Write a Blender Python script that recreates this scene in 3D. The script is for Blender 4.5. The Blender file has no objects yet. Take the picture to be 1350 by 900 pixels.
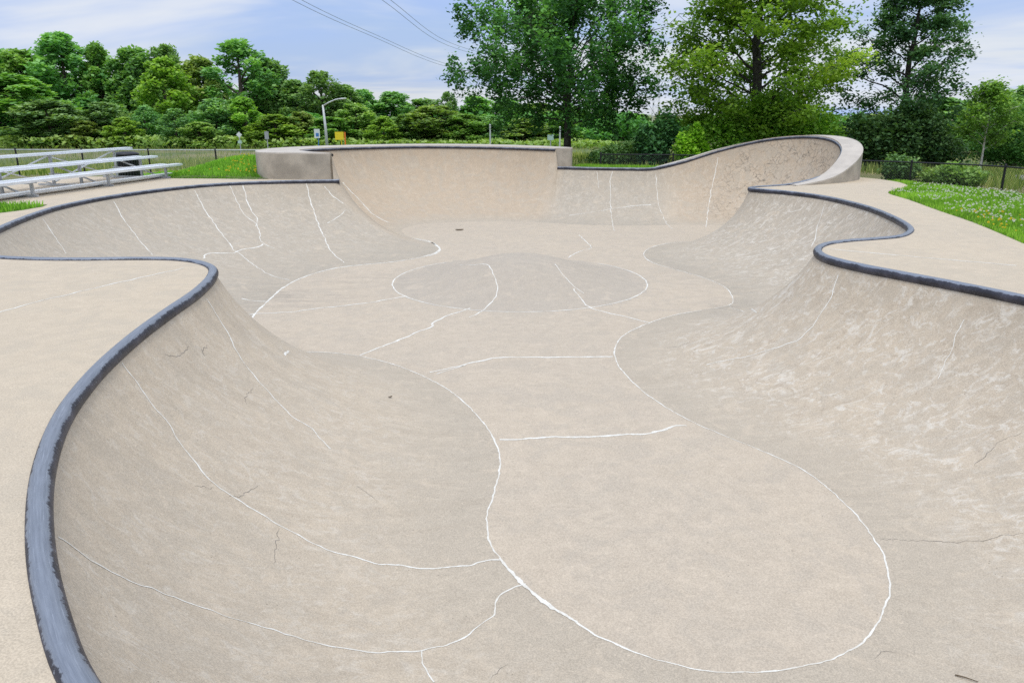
import bpy, bmesh, math, random
import numpy as np
from mathutils import Vector, Matrix, noise
from mathutils.bvhtree import BVHTree
from mathutils.geometry import delaunay_2d_cdt

SC = bpy.context.scene
COL = SC.collection
random.seed(7)
RAD = math.radians

# ------------------------------------------------------------------ helpers
def tag(o, label=None, cat=None, group=None, kind=None):
    if label: o['label'] = label
    if cat: o['category'] = cat
    if group: o['group'] = group
    if kind: o['kind'] = kind
    return o

def empty(name, loc=(0, 0, 0), rz=0.0):
    o = bpy.data.objects.new(name, None)
    COL.objects.link(o)
    o.location = loc
    o.rotation_euler = (0, 0, rz)
    o.empty_display_size = 0.2
    return o

class MB:
    """collects shapes and links them as one mesh object"""
    def __init__(self):
        self.v = []; self.f = []; self.n = 0
    def add(self, vs, fs):
        b = self.n
        self.v.extend(tuple(p) for p in vs); self.n += len(vs)
        self.f.extend(tuple(i + b for i in f) for f in fs)
    def box(self, c, size, rz=0.0, m=None):
        sx, sy, sz = size[0] / 2, size[1] / 2, size[2] / 2
        R = m if m is not None else Matrix.Rotation(rz, 3, 'Z')
        ps = [Vector(c) + R @ Vector((x * sx, y * sy, z * sz)) for z in (-1, 1) for x, y in ((-1, -1), (1, -1), (1, 1), (-1, 1))]
        self.add(ps, [(3, 2, 1, 0), (4, 5, 6, 7), (0, 1, 5, 4), (1, 2, 6, 5), (2, 3, 7, 6), (3, 0, 4, 7)])
    def bar(self, a, b, w, h):
        a = Vector(a); b = Vector(b); d = (b - a); L = d.length
        x = d.normalized()
        up = Vector((0, 0, 1)) if abs(x.z) < .95 else Vector((0, 1, 0))
        y = up.cross(x).normalized(); z = x.cross(y)
        R = Matrix((x, y, z)).transposed()
        self.box((a + b) / 2, (L, w, h), m=R)
    def tube(self, pts, r, n=8, closed=False, cap=True):
        pts = [Vector(p) for p in pts]
        k = len(pts)
        if not hasattr(r, '__len__'): r = [r] * k
        ref = None; vs = []
        for i in range(k):
            if closed: t = pts[(i + 1) % k] - pts[i - 1]
            else: t = pts[min(i + 1, k - 1)] - pts[max(i - 1, 0)]
            if t.length < 1e-9: t = Vector((0, 0, 1))
            t.normalize()
            if ref is None:
                ref = Vector((0, 0, 1)) if abs(t.z) < .9 else Vector((1, 0, 0))
            u = (ref - t * ref.dot(t))
            if u.length < 1e-6: u = t.orthogonal()
            u.normalize(); ref = u
            w = t.cross(u)
            for j in range(n):
                a = 2 * math.pi * j / n
                vs.append(pts[i] + (u * math.cos(a) + w * math.sin(a)) * r[i])
        fs = []
        for i in range(k if closed else k - 1):
            i2 = (i + 1) % k
            for j in range(n):
                j2 = (j + 1) % n
                fs.append((i * n + j, i * n + j2, i2 * n + j2, i2 * n + j))
        if cap and not closed:
            fs.append(tuple(range(n - 1, -1, -1)))
            fs.append(tuple((k - 1) * n + j for j in range(n)))
        self.add(vs, fs)
    def lathe(self, prof, n=20, c=(0, 0, 0)):
        vs = []; k = len(prof)
        for r, z in prof:
            for j in range(n):
                a = 2 * math.pi * j / n
                vs.append((c[0] + r * math.cos(a), c[1] + r * math.sin(a), c[2] + z))
        fs = [(i * n + j, i * n + (j + 1) % n, (i + 1) * n + (j + 1) % n, (i + 1) * n + j) for i in range(k - 1) for j in range(n)]
        self.add(vs, fs)
    def build(self, name, mat, parent=None, smooth=False):
        me = bpy.data.meshes.new(name)
        me.from_pydata(self.v, [], self.f); me.update()
        return link_mesh(name, me, mat, parent, smooth)

def link_mesh(name, me, mat, parent=None, smooth=False):
    if mat is not None: me.materials.append(mat)
    if smooth:
        me.polygons.foreach_set('use_smooth', np.ones(len(me.polygons), dtype=bool))
    o = bpy.data.objects.new(name, me)
    COL.objects.link(o)
    if parent is not None: o.parent = parent
    return o

def quads_mesh(name, V, tint=None):
    """V: (n,4,3) array of quads -> mesh with a 'tint' point attribute"""
    n = len(V)
    me = bpy.data.meshes.new(name)
    me.vertices.add(n * 4); me.loops.add(n * 4); me.polygons.add(n)
    me.vertices.foreach_set('co', V.reshape(-1).astype(np.float32))
    me.loops.foreach_set('vertex_index', np.arange(n * 4, dtype=np.int32))
    me.polygons.foreach_set('loop_start', np.arange(0, n * 4, 4, dtype=np.int32))
    me.polygons.foreach_set('loop_total', np.full(n, 4, dtype=np.int32))
    if tint is not None:
        a = me.attributes.new('tint', 'FLOAT', 'POINT')
        a.data.foreach_set('value', np.repeat(tint, 4).astype(np.float32))
    me.update(calc_edges=True)
    return me

def copy_tree(o, parent=None):
    c = o.copy(); COL.objects.link(c)
    if parent is not None: c.parent = parent
    for ch in o.children: copy_tree(ch, c)
    return c

def catmull(P, step, closed=False):
    P = [np.array(p, float) for p in P]; n = len(P); out = []; idx = []
    segs = n if closed else n - 1
    for i in range(segs):
        p1, p2 = P[i], P[(i + 1) % n]
        p0 = P[i - 1] if (closed or i > 0) else 2 * p1 - p2
        p3 = P[(i + 2) % n] if (closed or i < n - 2) else 2 * p2 - p1
        a = .5
        t0 = 0; t1 = t0 + max(np.linalg.norm(p1 - p0), 1e-6) ** a
        t2 = t1 + max(np.linalg.norm(p2 - p1), 1e-6) ** a; t3 = t2 + max(np.linalg.norm(p3 - p2), 1e-6) ** a
        m = max(2, int(np.linalg.norm(p2 - p1) / step))
        for k in range(m):
            t = t1 + (t2 - t1) * k / m
            A1 = (t1 - t) / (t1 - t0) * p0 + (t - t0) / (t1 - t0) * p1
            A2 = (t2 - t) / (t2 - t1) * p1 + (t - t1) / (t2 - t1) * p2
            A3 = (t3 - t) / (t3 - t2) * p2 + (t - t2) / (t3 - t2) * p3
            B1 = (t2 - t) / (t2 - t0) * A1 + (t - t0) / (t2 - t0) * A2
            B2 = (t3 - t) / (t3 - t1) * A2 + (t - t1) / (t3 - t1) * A3
            out.append((t2 - t) / (t2 - t1) * B1 + (t - t1) / (t2 - t1) * B2)
            idx.append(i + k / m)
    if not closed:
        out.append(P[-1]); idx.append(n - 1)
    return np.array(out), np.array(idx)

def inside(poly, x, y):
    c = False; n = len(poly); j = n - 1
    for i in range(n):
        xi, yi = poly[i][0], poly[i][1]; xj, yj = poly[j][0], poly[j][1]
        if (yi > y) != (yj > y) and x < (xj - xi) * (y - yi) / (yj - yi) + xi: c = not c
        j = i
    return c

def inside_np(poly, X, Y):
    poly = np.asarray(poly)[:, :2]; c = np.zeros(len(X), bool)
    xj, yj = poly[-1]
    for xi, yi in poly:
        if yi != yj:
            m = ((yi > Y) != (yj > Y)) & (X < (xj - xi) * (Y - yi) / (yj - yi) + xi)
            c ^= m
        xj, yj = xi, yi
    return c

def sstep(a, b, x):
    t = np.clip((x - a) / (b - a), 0, 1)
    return t * t * (3 - 2 * t)

# ------------------------------------------------------------------ materials
def new_mat(name):
    m = bpy.data.materials.new(name); m.use_nodes = True
    nt = m.node_tree; nt.nodes.clear()
    return m, nt

class NT:
    def __init__(self, nt): self.nt = nt
    def n(self, t, **kw):
        nd = self.nt.nodes.new(t)
        for k, v in kw.items():
            if k.startswith('i_'):
                key = k[2:]; key = int(key) if key.isdigit() else key.replace('_', ' ')
                self.put(nd.inputs[key], v)
            else: setattr(nd, k, v)
        return nd
    def put(self, sock, v):
        if isinstance(v, bpy.types.NodeSocket): self.nt.links.new(v, sock)
        elif isinstance(v, bpy.types.Node): self.nt.links.new(v.outputs[0], sock)
        else:
            if isinstance(v, tuple) and len(v) == 3 and sock.type == 'RGBA': v = (*v, 1)
            sock.default_value = v
    def noise(self, vec, scale, detail=3, rough=.55, dist=0.0):
        nd = self.n('ShaderNodeTexNoise', i_Scale=scale, i_Detail=detail, i_Roughness=rough, i_Distortion=dist)
        self.put(nd.inputs['Vector'], vec)
        return nd.outputs['Fac']
    def ramp(self, fac, a, b):
        nd = self.n('ShaderNodeMapRange', clamp=True, interpolation_type='SMOOTHSTEP')
        self.put(nd.inputs['Value'], fac)
        nd.inputs['From Min'].default_value = a; nd.inputs['From Max'].default_value = b
        return nd.outputs['Result']
    def math(self, op, a, b=0.0, clamp=False):
        nd = self.n('ShaderNodeMath', operation=op, use_clamp=clamp)
        self.put(nd.inputs[0], a); self.put(nd.inputs[1], b)
        return nd.outputs[0]
    def mix(self, fac, a, b, blend='MIX'):
        nd = self.n('ShaderNodeMix', data_type='RGBA', blend_type=blend, clamp_factor=True)
        self.put(nd.inputs[0], fac); self.put(nd.inputs[6], a); self.put(nd.inputs[7], b)
        return nd.outputs[2]
    def scale(self, vec, s):
        nd = self.n('ShaderNodeMapping', vector_type='POINT')
        self.put(nd.inputs['Vector'], vec); nd.inputs['Scale'].default_value = s
        return nd.outputs[0]
    def out(self, surf):
        o = self.n('ShaderNodeOutputMaterial'); self.nt.links.new(surf if isinstance(surf, bpy.types.NodeSocket) else surf.outputs[0], o.inputs[0])

def simple(name, col, rough=.6, metal=0.0, var=.15, scale=6.0, bump=0.0):
    m, nt = new_mat(name); N = NT(nt)
    co = N.n('ShaderNodeTexCoord').outputs['Object']
    f = N.noise(co, scale, 4)
    dark = tuple(c * (1 - var) for c in col); lite = tuple(min(1, c * (1 + var)) for c in col)
    c = N.mix(N.ramp(f, .3, .7), dark, lite)
    p = N.n('ShaderNodeBsdfPrincipled', i_Base_Color=c, i_Roughness=rough, i_Metallic=metal)
    if bump:
        b = N.n('ShaderNodeBump', i_Strength=bump, i_Distance=.01, i_Height=N.noise(co, scale * 8, 3))
        N.put(p.inputs['Normal'], b.outputs[0])
    N.out(p)
    return m

def concrete(name, base, kind='floor'):
    """kind: floor / deck / wall (wall reads the point attribute 'mask' and UV)"""
    m, nt = new_mat(name); N = NT(nt)
    tc = N.n('ShaderNodeTexCoord'); co = tc.outputs['Object']
    mul = lambda c, k: tuple(x * k for x in c)
    # slow tonal drift, warm to grey
    c = N.mix(N.ramp(N.noise(co, .45, 4, .6), .35, .68), mul(base, .94), (base[0] * 1.04, base[1] * 1.02, base[2] * .985))
    grey = (base[0] * .88, base[1] * .93, base[2] * .985)
    c = N.mix(N.math('MULTIPLY', N.ramp(N.noise(co, 1.3, 5, .65, .6), .48, .75), .4), c, grey)
    mot = N.noise(co, 6.5, 5, .7)
    c = N.mix(.42, c, N.mix(N.ramp(mot, .3, .7), mul(base, .8), mul(base, 1.13)))
    mask = None
    if kind == 'wall':
        at = N.n('ShaderNodeAttribute', attribute_name='mask'); sep = N.n('ShaderNodeSeparateColor'); N.put(sep.inputs[0], at.outputs['Color'])
        R, G, B = sep.outputs[0], sep.outputs[1], sep.outputs[2]
        grime = at.outputs['Alpha']
        uv = tc.outputs['UV']
        # the deep end is warmer
        tan = (base[0] * .90, base[1] * .81, base[2] * .725)
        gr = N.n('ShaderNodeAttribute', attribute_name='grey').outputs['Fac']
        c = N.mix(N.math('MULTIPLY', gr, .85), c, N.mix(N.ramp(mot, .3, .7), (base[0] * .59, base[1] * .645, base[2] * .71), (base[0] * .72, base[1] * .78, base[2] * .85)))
        c = N.mix(N.math('MULTIPLY', R, .85), c, N.mix(N.ramp(mot, .3, .7), mul(tan, .9), mul(tan, 1.07)))
        st = N.noise(N.scale(uv, (1.7, .22, 1)), 2.2, 5, .65)
        c = N.mix(N.math('MULTIPLY', N.ramp(st, .46, .72), .55), c, mul(base, .70))
        st2 = N.noise(N.scale(uv, (5.5, .5, 1)), 2.0, 4, .65)
        c = N.mix(N.math('MULTIPLY', N.ramp(st2, .53, .72), .36), c, mul(base, 1.25))
        # scuffs, slanting, on the walls that are ridden most
        rot = N.n('ShaderNodeMapping', vector_type='POINT'); N.put(rot.inputs[0], uv)
        rot.inputs['Rotation'].default_value = (0, 0, .5); rot.inputs['Scale'].default_value = (8.0, 3.0, 1)
        sc = N.noise(rot.outputs[0], 1.3, 6, .72, 1.2)
        patch = N.ramp(N.noise(uv, 1.1, 4, .6), .30, .55)
        c = N.mix(N.math('MULTIPLY', N.math('MULTIPLY', N.ramp(sc, .50, .64), patch), N.math('MULTIPLY', B, .8)), c, (.70, .65, .56))
        mt = N.noise(co, 5.0, 7, .72, 1.6)
        c = N.mix(N.math('MULTIPLY', N.ramp(mt, .52, .62), N.math('MULTIPLY', B, .7)), c, (.70, .66, .58))
        mt2 = N.noise(co, 3.4, 7, .72, 1.8)
        c = N.mix(N.math('MULTIPLY', N.ramp(mt2, .53, .66), N.math('MULTIPLY', B, .6)), c, (.35, .28, .205))
        c = N.mix(N.math('MULTIPLY', N.math('MULTIPLY', N.ramp(N.math('SUBTRACT', 1.0, sc), .57, .74), N.ramp(N.noise(uv, 1.6, 4, .6), .42, .62)), N.math('MULTIPLY', B, .8)), c, (.25, .205, .155))
        # craze cracking
        dv = N.noise(co, 3.0, 3)
        vv = N.n('ShaderNodeVectorMath', operation='ADD'); N.put(vv.inputs[0], co)
        dvm = N.n('ShaderNodeVectorMath', operation='SCALE'); nz = N.n('ShaderNodeTexNoise', i_Scale=2.2, i_Detail=4.0); N.put(nz.inputs['Vector'], co)
        N.put(dvm.inputs[0], nz.outputs['Color']); dvm.inputs['Scale'].default_value = .55
        N.put(vv.inputs[1], dvm.outputs[0])
        vo = N.n('ShaderNodeTexVoronoi', feature='DISTANCE_TO_EDGE', i_Scale=5.2); N.put(vo.inputs['Vector'], vv.outputs[0])
        cr = N.math('SUBTRACT', 1.0, N.ramp(vo.outputs['Distance'], .014, .065))
        gap = N.ramp(N.noise(co, 1.7, 4, .65), .40, .54)
        c = N.mix(N.math('MULTIPLY', N.math('MULTIPLY', cr, gap), G), c, (.06, .05, .042))
    else:
        at = N.n('ShaderNodeAttribute', attribute_name='mask'); sep = N.n('ShaderNodeSeparateColor'); N.put(sep.inputs[0], at.outputs['Color'])
        grime = at.outputs['Alpha']
        hum = sep.outputs[0]
        if kind == 'floor':
            c = N.mix(N.math('MULTIPLY', hum, .9), c, N.mix(N.ramp(mot, .3, .7), (base[0] * .70, base[1] * .74, base[2] * .80), (base[0] * .82, base[1] * .86, base[2] * .92)))
    # settled dirt, streaky
    gn = N.noise(N.scale(co, (.8, 3.2, 1)), 1.6, 5, .7)
    c = N.mix(N.math('MULTIPLY', N.math('MULTIPLY', N.ramp(gn, .40, .68), grime), .75), c, (.20, .185, .165))
    # faint pale wheel marks
    if kind != 'deck':
        wm = N.noise(N.scale(co, (.9, 6.0, 2.0)), 1.9, 5, .7, .4)
        c = N.mix(N.math('MULTIPLY', N.ramp(wm, .56, .70), .40), c, mul(base, 1.2))
        wd = N.noise(N.scale(co, (1.0, 7.0, 2.0)), 1.3, 5, .7, .3)
        c = N.mix(N.math('MULTIPLY', N.ramp(wd, .58, .74), .42), c, mul(base, .66))
    # blotches a hand wide and pale spalls
    c = N.mix(.14 if kind != 'floor' else .09, c, N.mix(N.ramp(N.noise(co, 23, 4, .7, .4), .36, .66), mul(base, .72), mul(base, 1.18)))
    bl = N.noise(co, 1.9, 6, .62, 1.4)
    c = N.mix(N.math('MULTIPLY', N.ramp(bl, .47, .62), .62), c, (base[0] * .84, base[1] * .86, base[2] * .885))
    bl2 = N.noise(co, 3.1, 6, .66, 1.0)
    c = N.mix(N.math('MULTIPLY', N.ramp(bl2, .53, .68), .5), c, (min(1, base[0] * 1.14), min(1, base[1] * 1.13), min(1, base[2] * 1.12)))
    c = N.mix(N.math('MULTIPLY', N.ramp(N.noise(co, 33, 3, .6), .64, .71), .45), c, mul(base, 1.4))
    # sand grain
    sp = N.noise(co, 95 if kind != 'deck' else 105, 2, .7)
    amt = .28 if kind != 'deck' else .30
    c = N.mix(amt, c, N.mix(N.ramp(sp, .34, .66), mul(base, .52), mul(base, 1.40)))
    v2 = N.n('ShaderNodeTexVoronoi', feature='F1', i_Scale=17.0); N.put(v2.inputs['Vector'], co)
    c = N.mix(N.math('MULTIPLY', N.math('SUBTRACT', 1.0, N.ramp(v2.outputs['Distance'], .05, .13)), N.ramp(N.noise(co, 2.3, 2), .5, .65)), c, mul(base, .5))
    p = N.n('ShaderNodeBsdfPrincipled', i_Base_Color=c, i_Roughness=.86)
    p.inputs['Specular IOR Level'].default_value = .25
    h = N.math('ADD', N.math('MULTIPLY', sp, .35 if kind != 'deck' else .8), N.math('MULTIPLY', mot, 1.0))
    b = N.n('ShaderNodeBump', i_Strength=.26 if kind != 'deck' else .22, i_Distance=.012, i_Height=h)
    N.put(p.inputs['Normal'], b.outputs[0])
    N.out(p)
    return m

def leaf_mat(name, dark, mid, lite, trans=.3):
    m, nt = new_mat(name); N = NT(nt)
    at = N.n('ShaderNodeAttribute', attribute_name='tint').outputs['Fac']
    oi = N.n('ShaderNodeObjectInfo').outputs['Random']
    k_ = 1.95
    dark, mid, lite = (tuple(v * k_ for v in q) for q in (dark, mid, lite))
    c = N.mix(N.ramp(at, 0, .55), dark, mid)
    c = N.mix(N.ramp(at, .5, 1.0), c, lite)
    hsv = N.n('ShaderNodeHueSaturation', i_Color=c)
    N.put(hsv.inputs['Hue'], N.math('ADD', .485, N.math('MULTIPLY', oi, .03)))
    N.put(hsv.inputs['Value'], N.math('ADD', .85, N.math('MULTIPLY', oi, .3)))
    p = N.n('ShaderNodeBsdfPrincipled', i_Base_Color=hsv.outputs[0], i_Roughness=.6)
    p.inputs['Specular IOR Level'].default_value = .15
    t = N.n('ShaderNodeBsdfTranslucent'); N.put(t.inputs[0], N.mix(1.0, hsv.outputs[0], (1.8, 1.9, .7), 'MULTIPLY'))
    s = N.n('ShaderNodeMixShader'); s.inputs[0].default_value = trans
    N.put(s.inputs[1], p.outputs[0]); N.put(s.inputs[2], t.outputs[0])
    N.out(s)
    return m

# ------------------------------------------------------------------ the bowl: outline of the coping and foot of the walls
DEPTH = -1.5
# coping of the tall deep-end extension: x, y, z, then the foot point the wall runs down to
EXT = [(-5.12, 22.12, .74, -2.25, 20.5), (-5.95, 22.95, .74, -2.8, 21.2), (-6.55, 24.1, .735, -3.1, 22.0), (-6.3, 25.5, .73, -3.2, 23.0),
       (-5.2, 27.0, .72, -2.7, 23.8), (-3.3, 28.2, .71, -1.8, 24.2), (-.97, 28.35, .68, -.6, 24.4), (1.52, 27.3, .65, .7, 24.15)]
# all the rest of the coping, from the right end of the deep wall round the cradle, both right hips, the near end and the left side
RIM = [(1.6, 27.15, 0, .95, 24.1), (2.84, 26.75, 0, 2.2, 23.6), (3.9, 26.55, 0, 3.6, 23.4), (4.81, 26.55, 0.01, 4.4, 23.5), (5.8, 26.75, .23, 5.2, 23.6), (7.16, 26.67, .66, 6.0, 23.6),
       (8.35, 26.2, .98, 6.6, 23.45), (9.14, 25.55, 1.11, 6.9, 23.2), (9.61, 24.65, 1.13, 7.0, 23.0), (9.72, 23.55, 1.03, 7.0, 22.8), (9.5, 22.5, .80, 6.8, 22.5),
       (9.1, 21.85, .52, 6.5, 22.2), (8.4, 21.1, .18, 6.1, 21.7), (7.4, 20.4, .02, 5.7, 21.2), (6.62, 19.92, 0, 5.4, 20.75), (6.12, 19.62, 0, 5.0, 20.5),
       (5.98, 19.36, 0, 4.4, 20.15), (6.12, 19.08, 0, 3.48, 19.22), (6.45, 18.7, 0, 3.21, 18.25), (7.01, 17.54, 0, 3.4, 17.1), (7.16, 15.67, 0, 3.9, 15.9), (6.97, 14.1, 0, 4.2, 14.9),
       (6.6, 12.63, 0, 4.1, 13.9), (6.31, 12.04, 0, 3.95, 13.4), (5.87, 11.52, 0, 3.6, 13.05), (5.41, 11.3, 0, 3.2, 12.8), (4.94, 11.12, 0, 2.8, 12.58), (4.5, 10.83, 0, 2.17, 11.95), (4.22, 10.4, 0, 1.65, 11.1),
       (4.12, 9.84, 0, 1.45, 10.08), (4.29, 9.27, 0, 1.53, 9.29), (4.6, 8.71, 0, 1.7, 8.6), (4.95, 8.1, 0, 1.97, 7.96), (5.26, 7.45, 0, 2.4, 7.3), (5.6, 6.4, 0, 2.85, 6.5), (5.75, 5.2, 0, 2.94, 5.55), (5.6, 4.0, 0, 2.82, 4.95),
       (5.1, 2.9, 0, 2.54, 4.46), (4.2, 2.0, 0, 2.1, 4.05), (3.0, 1.4, 0, 1.77, 3.94), (1.8, 1.15, 0, 1.4, 3.9), (.6, 1.15, 0, 1.06, 3.95), (-.4, 1.35, 0, .75, 4.1),
       (-1.0, 1.7, 0, .6, 4.22), (-1.43, 2.08, 0, .44, 4.38), (-1.74, 2.46, 0, .24, 4.59), (-2.08, 2.95, 0, .08, 4.81), (-2.48, 3.65, 0, -.16, 5.32), (-2.8, 4.39, 0, -.21, 5.7), (-3.01, 5.11, 0, -.16, 6.2),
       (-3.13, 5.72, 0, -.12, 6.6), (-3.22, 6.37, 0, -.12, 7.0), (-3.28, 7.06, 0, -.2, 7.4), (-3.34, 7.85, 0, -.34, 7.89), (-3.49, 8.67, 0, -.7, 8.73), (-3.66, 9.12, 0, -1.26, 9.53), (-3.95, 9.45, 0, -1.86, 10.08),
       (-4.35, 9.65, 0, -2.91, 10.47), (-4.95, 9.68, 0, -3.3, 10.45), (-5.57, 9.64, 0, -3.6, 10.65), (-6.18, 9.68, 0, -3.9, 11.0), (-6.75, 9.82, 0, -4.15, 11.4), (-7.4, 10.3, 0, -4.3, 11.8), (-7.98, 11.2, 0, -4.4, 12.3), (-8.38, 12.37, 0, -4.45, 12.9), (-8.72, 13.47, 0, -4.5, 13.6), (-8.97, 14.44, 0, -4.52, 14.4), (-9.14, 15.41, 0, -4.5, 15.0),
       (-9.16, 16.9, 0, -4.3, 15.98), (-8.94, 18.24, 0, -4.0, 16.6), (-8.53, 19.4, 0, -3.4, 17.05), (-7.9, 20.45, 0, -2.74, 17.46), (-6.96, 21.14, 0, -2.1, 18.14), (-6.0, 21.5, 0, -1.85, 18.8), (-5.02, 21.74, 0, -1.9, 19.6)]
FOOT = [(1.2, 24.0), (1.6, 23.8), (2.5, 23.5), (3.6, 23.4), (4.6, 23.5), (5.4, 23.6), (6.1, 23.57), (6.7, 23.4), (7.0, 23.0), (6.95, 22.7), (6.6, 22.3), (6.1, 21.7), (5.6, 21.0), (5.26, 20.55), (4.8, 20.35), (4.13, 20.05),
        (3.48, 19.22), (3.21, 18.25), (3.25, 17.36), (3.61, 16.56), (4.05, 15.59), (4.23, 14.79), (4.15, 13.95), (4.0, 13.4), (3.8, 13.17), (3.41, 12.95), (2.8, 12.58), (2.17, 11.95), (1.78, 11.41), (1.55, 10.8), (1.45, 10.08),
        (1.53, 9.29), (1.7, 8.6), (1.97, 7.96), (2.25, 7.53), (2.53, 7.15), (2.82, 6.66), (2.93, 6.13), (2.95, 5.55), (2.89, 5.16), (2.74, 4.77), (2.54, 4.46), (2.31, 4.19), (2.04, 4.03), (1.77, 3.94), (1.52, 3.9), (1.29, 3.9),
        (1.06, 3.95), (.85, 4.05), (.62, 4.2), (.44, 4.38), (.24, 4.59), (.08, 4.81), (-.06, 5.07), (-.16, 5.32), (-.21, 5.61), (-.21, 5.86), (-.165, 6.2), (-.12, 6.66), (-.15, 7.18), (-.34, 7.89), (-.7, 8.73), (-1.26, 9.53),
        (-1.86, 10.08), (-2.45, 10.39), (-2.91, 10.47), (-3.3, 10.44), (-3.75, 10.8), (-4.15, 11.4), (-4.37, 12.23), (-4.48, 13.4), (-4.52, 15.0), (-4.31, 15.98), (-3.9, 16.73), (-3.4, 17.08), (-2.74, 17.46), (-2.11, 18.14), (-1.85, 18.99),
        (-2.08, 20.05), (-2.73, 20.94), (-3.15, 21.9), (-3.25, 22.8), (-2.8, 23.7), (-1.9, 24.2), (-.4, 24.4)]
HUMP_C, HUMP_R, HUMP_H = (.16, 15.38), 2.6, .54

F_pts, _ = catmull(FOOT, .07, closed=True)
F_len = np.concatenate([[0], np.cumsum(np.linalg.norm(np.diff(F_pts, axis=0), axis=1))])
F_total = F_len[-1] + np.linalg.norm(F_pts[0] - F_pts[-1])

def foot_at(s):
    s = s % F_total
    X = np.append(F_len, F_total)
    P = np.vstack([F_pts, F_pts[:1]])
    return np.array([np.interp(s, X, P[:, 0]), np.interp(s, X, P[:, 1])])

rim_pts, rim_i = catmull([p[:3] for p in RIM], .075)
ext_pts, ext_i = catmull([p[:3] for p in EXT], .075)
# arc position of the foot for every control point, kept going one way round
anchors = [p[3:] for p in EXT] + [p[3:] for p in RIM]
arc = []
for k, a in enumerate(anchors):
    d = np.linalg.norm(F_pts - np.array(a), axis=1)
    if not arc: i = int(np.argmin(d)); arc.append(F_len[i])
    else:
        rel = (F_len - arc[-1]) % F_total
        ok = rel < 6.0
        i = int(np.argmin(np.where(ok, d, 1e9)))
        arc.append(arc[-1] + rel[i])
arc = np.array(arc)
kk = np.arange(len(anchors))
C_pts = np.vstack([ext_pts, rim_pts])
C_par = np.concatenate([ext_i, rim_i + len(EXT)])
C_arc = np.interp(C_par, kk, arc)
n_ext = len(ext_pts); n_rim = len(rim_pts); NC = len(C_pts)
# even out the walk along the foot a little, keeping it monotone
for _ in range(6):
    sm = C_arc.copy(); sm[1:-1] = .25 * C_arc[:-2] + .5 * C_arc[1:-1] + .25 * C_arc[2:]
    C_arc = sm
FT = np.array([foot_at(s) for s in C_arc])

NV = 26
wall_v = []; wall_uv = []; wall_mask = []; wall_grey = []
ulen = np.concatenate([[0], np.cumsum(np.linalg.norm(np.diff(C_pts[:, :2], axis=0), axis=1))])
GRIME = [(-4.2, 13.9, 1.3, .9, 1.0), (-3.2, 15.5, 1.2, .8, .6), (3.95, 13.2, .45, .4, .9), (2.6, 11.9, .9, .6, .35), (3.9, 15.6, .7, 1.2, .5), (.3, 16.2, 1.6, 1.2, .25), (3.3, 12.3, .8, .5, .4), (1.0, 24.3, 2.5, .5, .25)]
def grime_at(x, y):
    g = 0
    for gx, gy, sx, sy, k in GRIME: g = max(g, k * math.exp(-((x - gx) / sx) ** 2 - ((y - gy) / sy) ** 2))
    return g
for i in range(NC):
    cx, cy, cz = C_pts[i]; fx, fy = FT[i]
    deep = 0.0
    if i < n_ext: deep = 1.0
    else:
        p = rim_i[i - n_ext]
        if 3.6 < p < 14: deep = float(sstep(3.6, 4.1, p) * (1 - sstep(12, 14, p)))
    craze = 0.0; scuff = .0; grey = 0.0
    if i >= n_ext:
        p = rim_i[i - n_ext]
        grey = max(1.0 if p < 3.4 else 0.0, float(sstep(15, 17, p) * (1 - sstep(24.5, 28, p))) * .85, float(sstep(54, 60, p)) * .95)
    if i >= n_ext:
        p = rim_i[i - n_ext]
        craze = float(sstep(4.0, 6, p) * (1 - sstep(12, 14, p)))
        scuff = float(sstep(15.5, 18, p) * (1 - sstep(40, 46, p))) * .75 + .45
    run = math.hypot(fx - cx, fy - cy); L = (run + cz - DEPTH) * .8
    for j in range(NV + 1):
        TH = RAD(20) - RAD(11) * min(1, max(0, cz) / .3)
        th = TH + (math.pi / 2 - TH) * (j / NV)
        h = (math.cos(TH) - math.cos(th)) / math.cos(TH)
        d = (math.sin(th) - math.sin(TH)) / (1 - math.sin(TH))
        z = cz + (DEPTH - cz) * d
        x = cx + (fx - cx) * h; y = cy + (fy - cy) * h
        wall_v.append((x, y, z)); wall_uv.append((ulen[i], L * (1 - j / NV)))
        v = 1 - j / NV
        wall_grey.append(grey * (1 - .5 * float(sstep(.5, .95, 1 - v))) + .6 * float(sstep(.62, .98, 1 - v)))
        wall_mask.append((deep * float(sstep(0, .25, v)), craze * float(sstep(.05, .35, v)), scuff * float(sstep(0.02, .4, v)), grime_at(x, y)))
WM = np.array(wall_mask).reshape(NC, NV + 1, 4); WG = np.array(wall_grey).reshape(NC, NV + 1)
for _ in range(14):
    WM = .25 * np.roll(WM, 1, 0) + .5 * WM + .25 * np.roll(WM, -1, 0)
    WG = .25 * np.roll(WG, 1, 0) + .5 * WG + .25 * np.roll(WG, -1, 0)
wall_mask = WM.reshape(-1, 4).tolist(); wall_grey = WG.reshape(-1).tolist()
wall_f = []
for i in range(NC):
    i2 = (i + 1) % NC
    for j in range(NV):
        wall_f.append((i * (NV + 1) + j, i * (NV + 1) + j + 1, i2 * (NV + 1) + j + 1, i2 * (NV + 1) + j))

def hump_z(x, y):
    r = np.hypot(np.asarray(x) - HUMP_C[0], np.asarray(y) - HUMP_C[1]) / HUMP_R
    r = np.clip(r, 0, 1)
    return HUMP_H * (.5 * (1 + np.cos(np.pi * r ** 1.02)))

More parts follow.
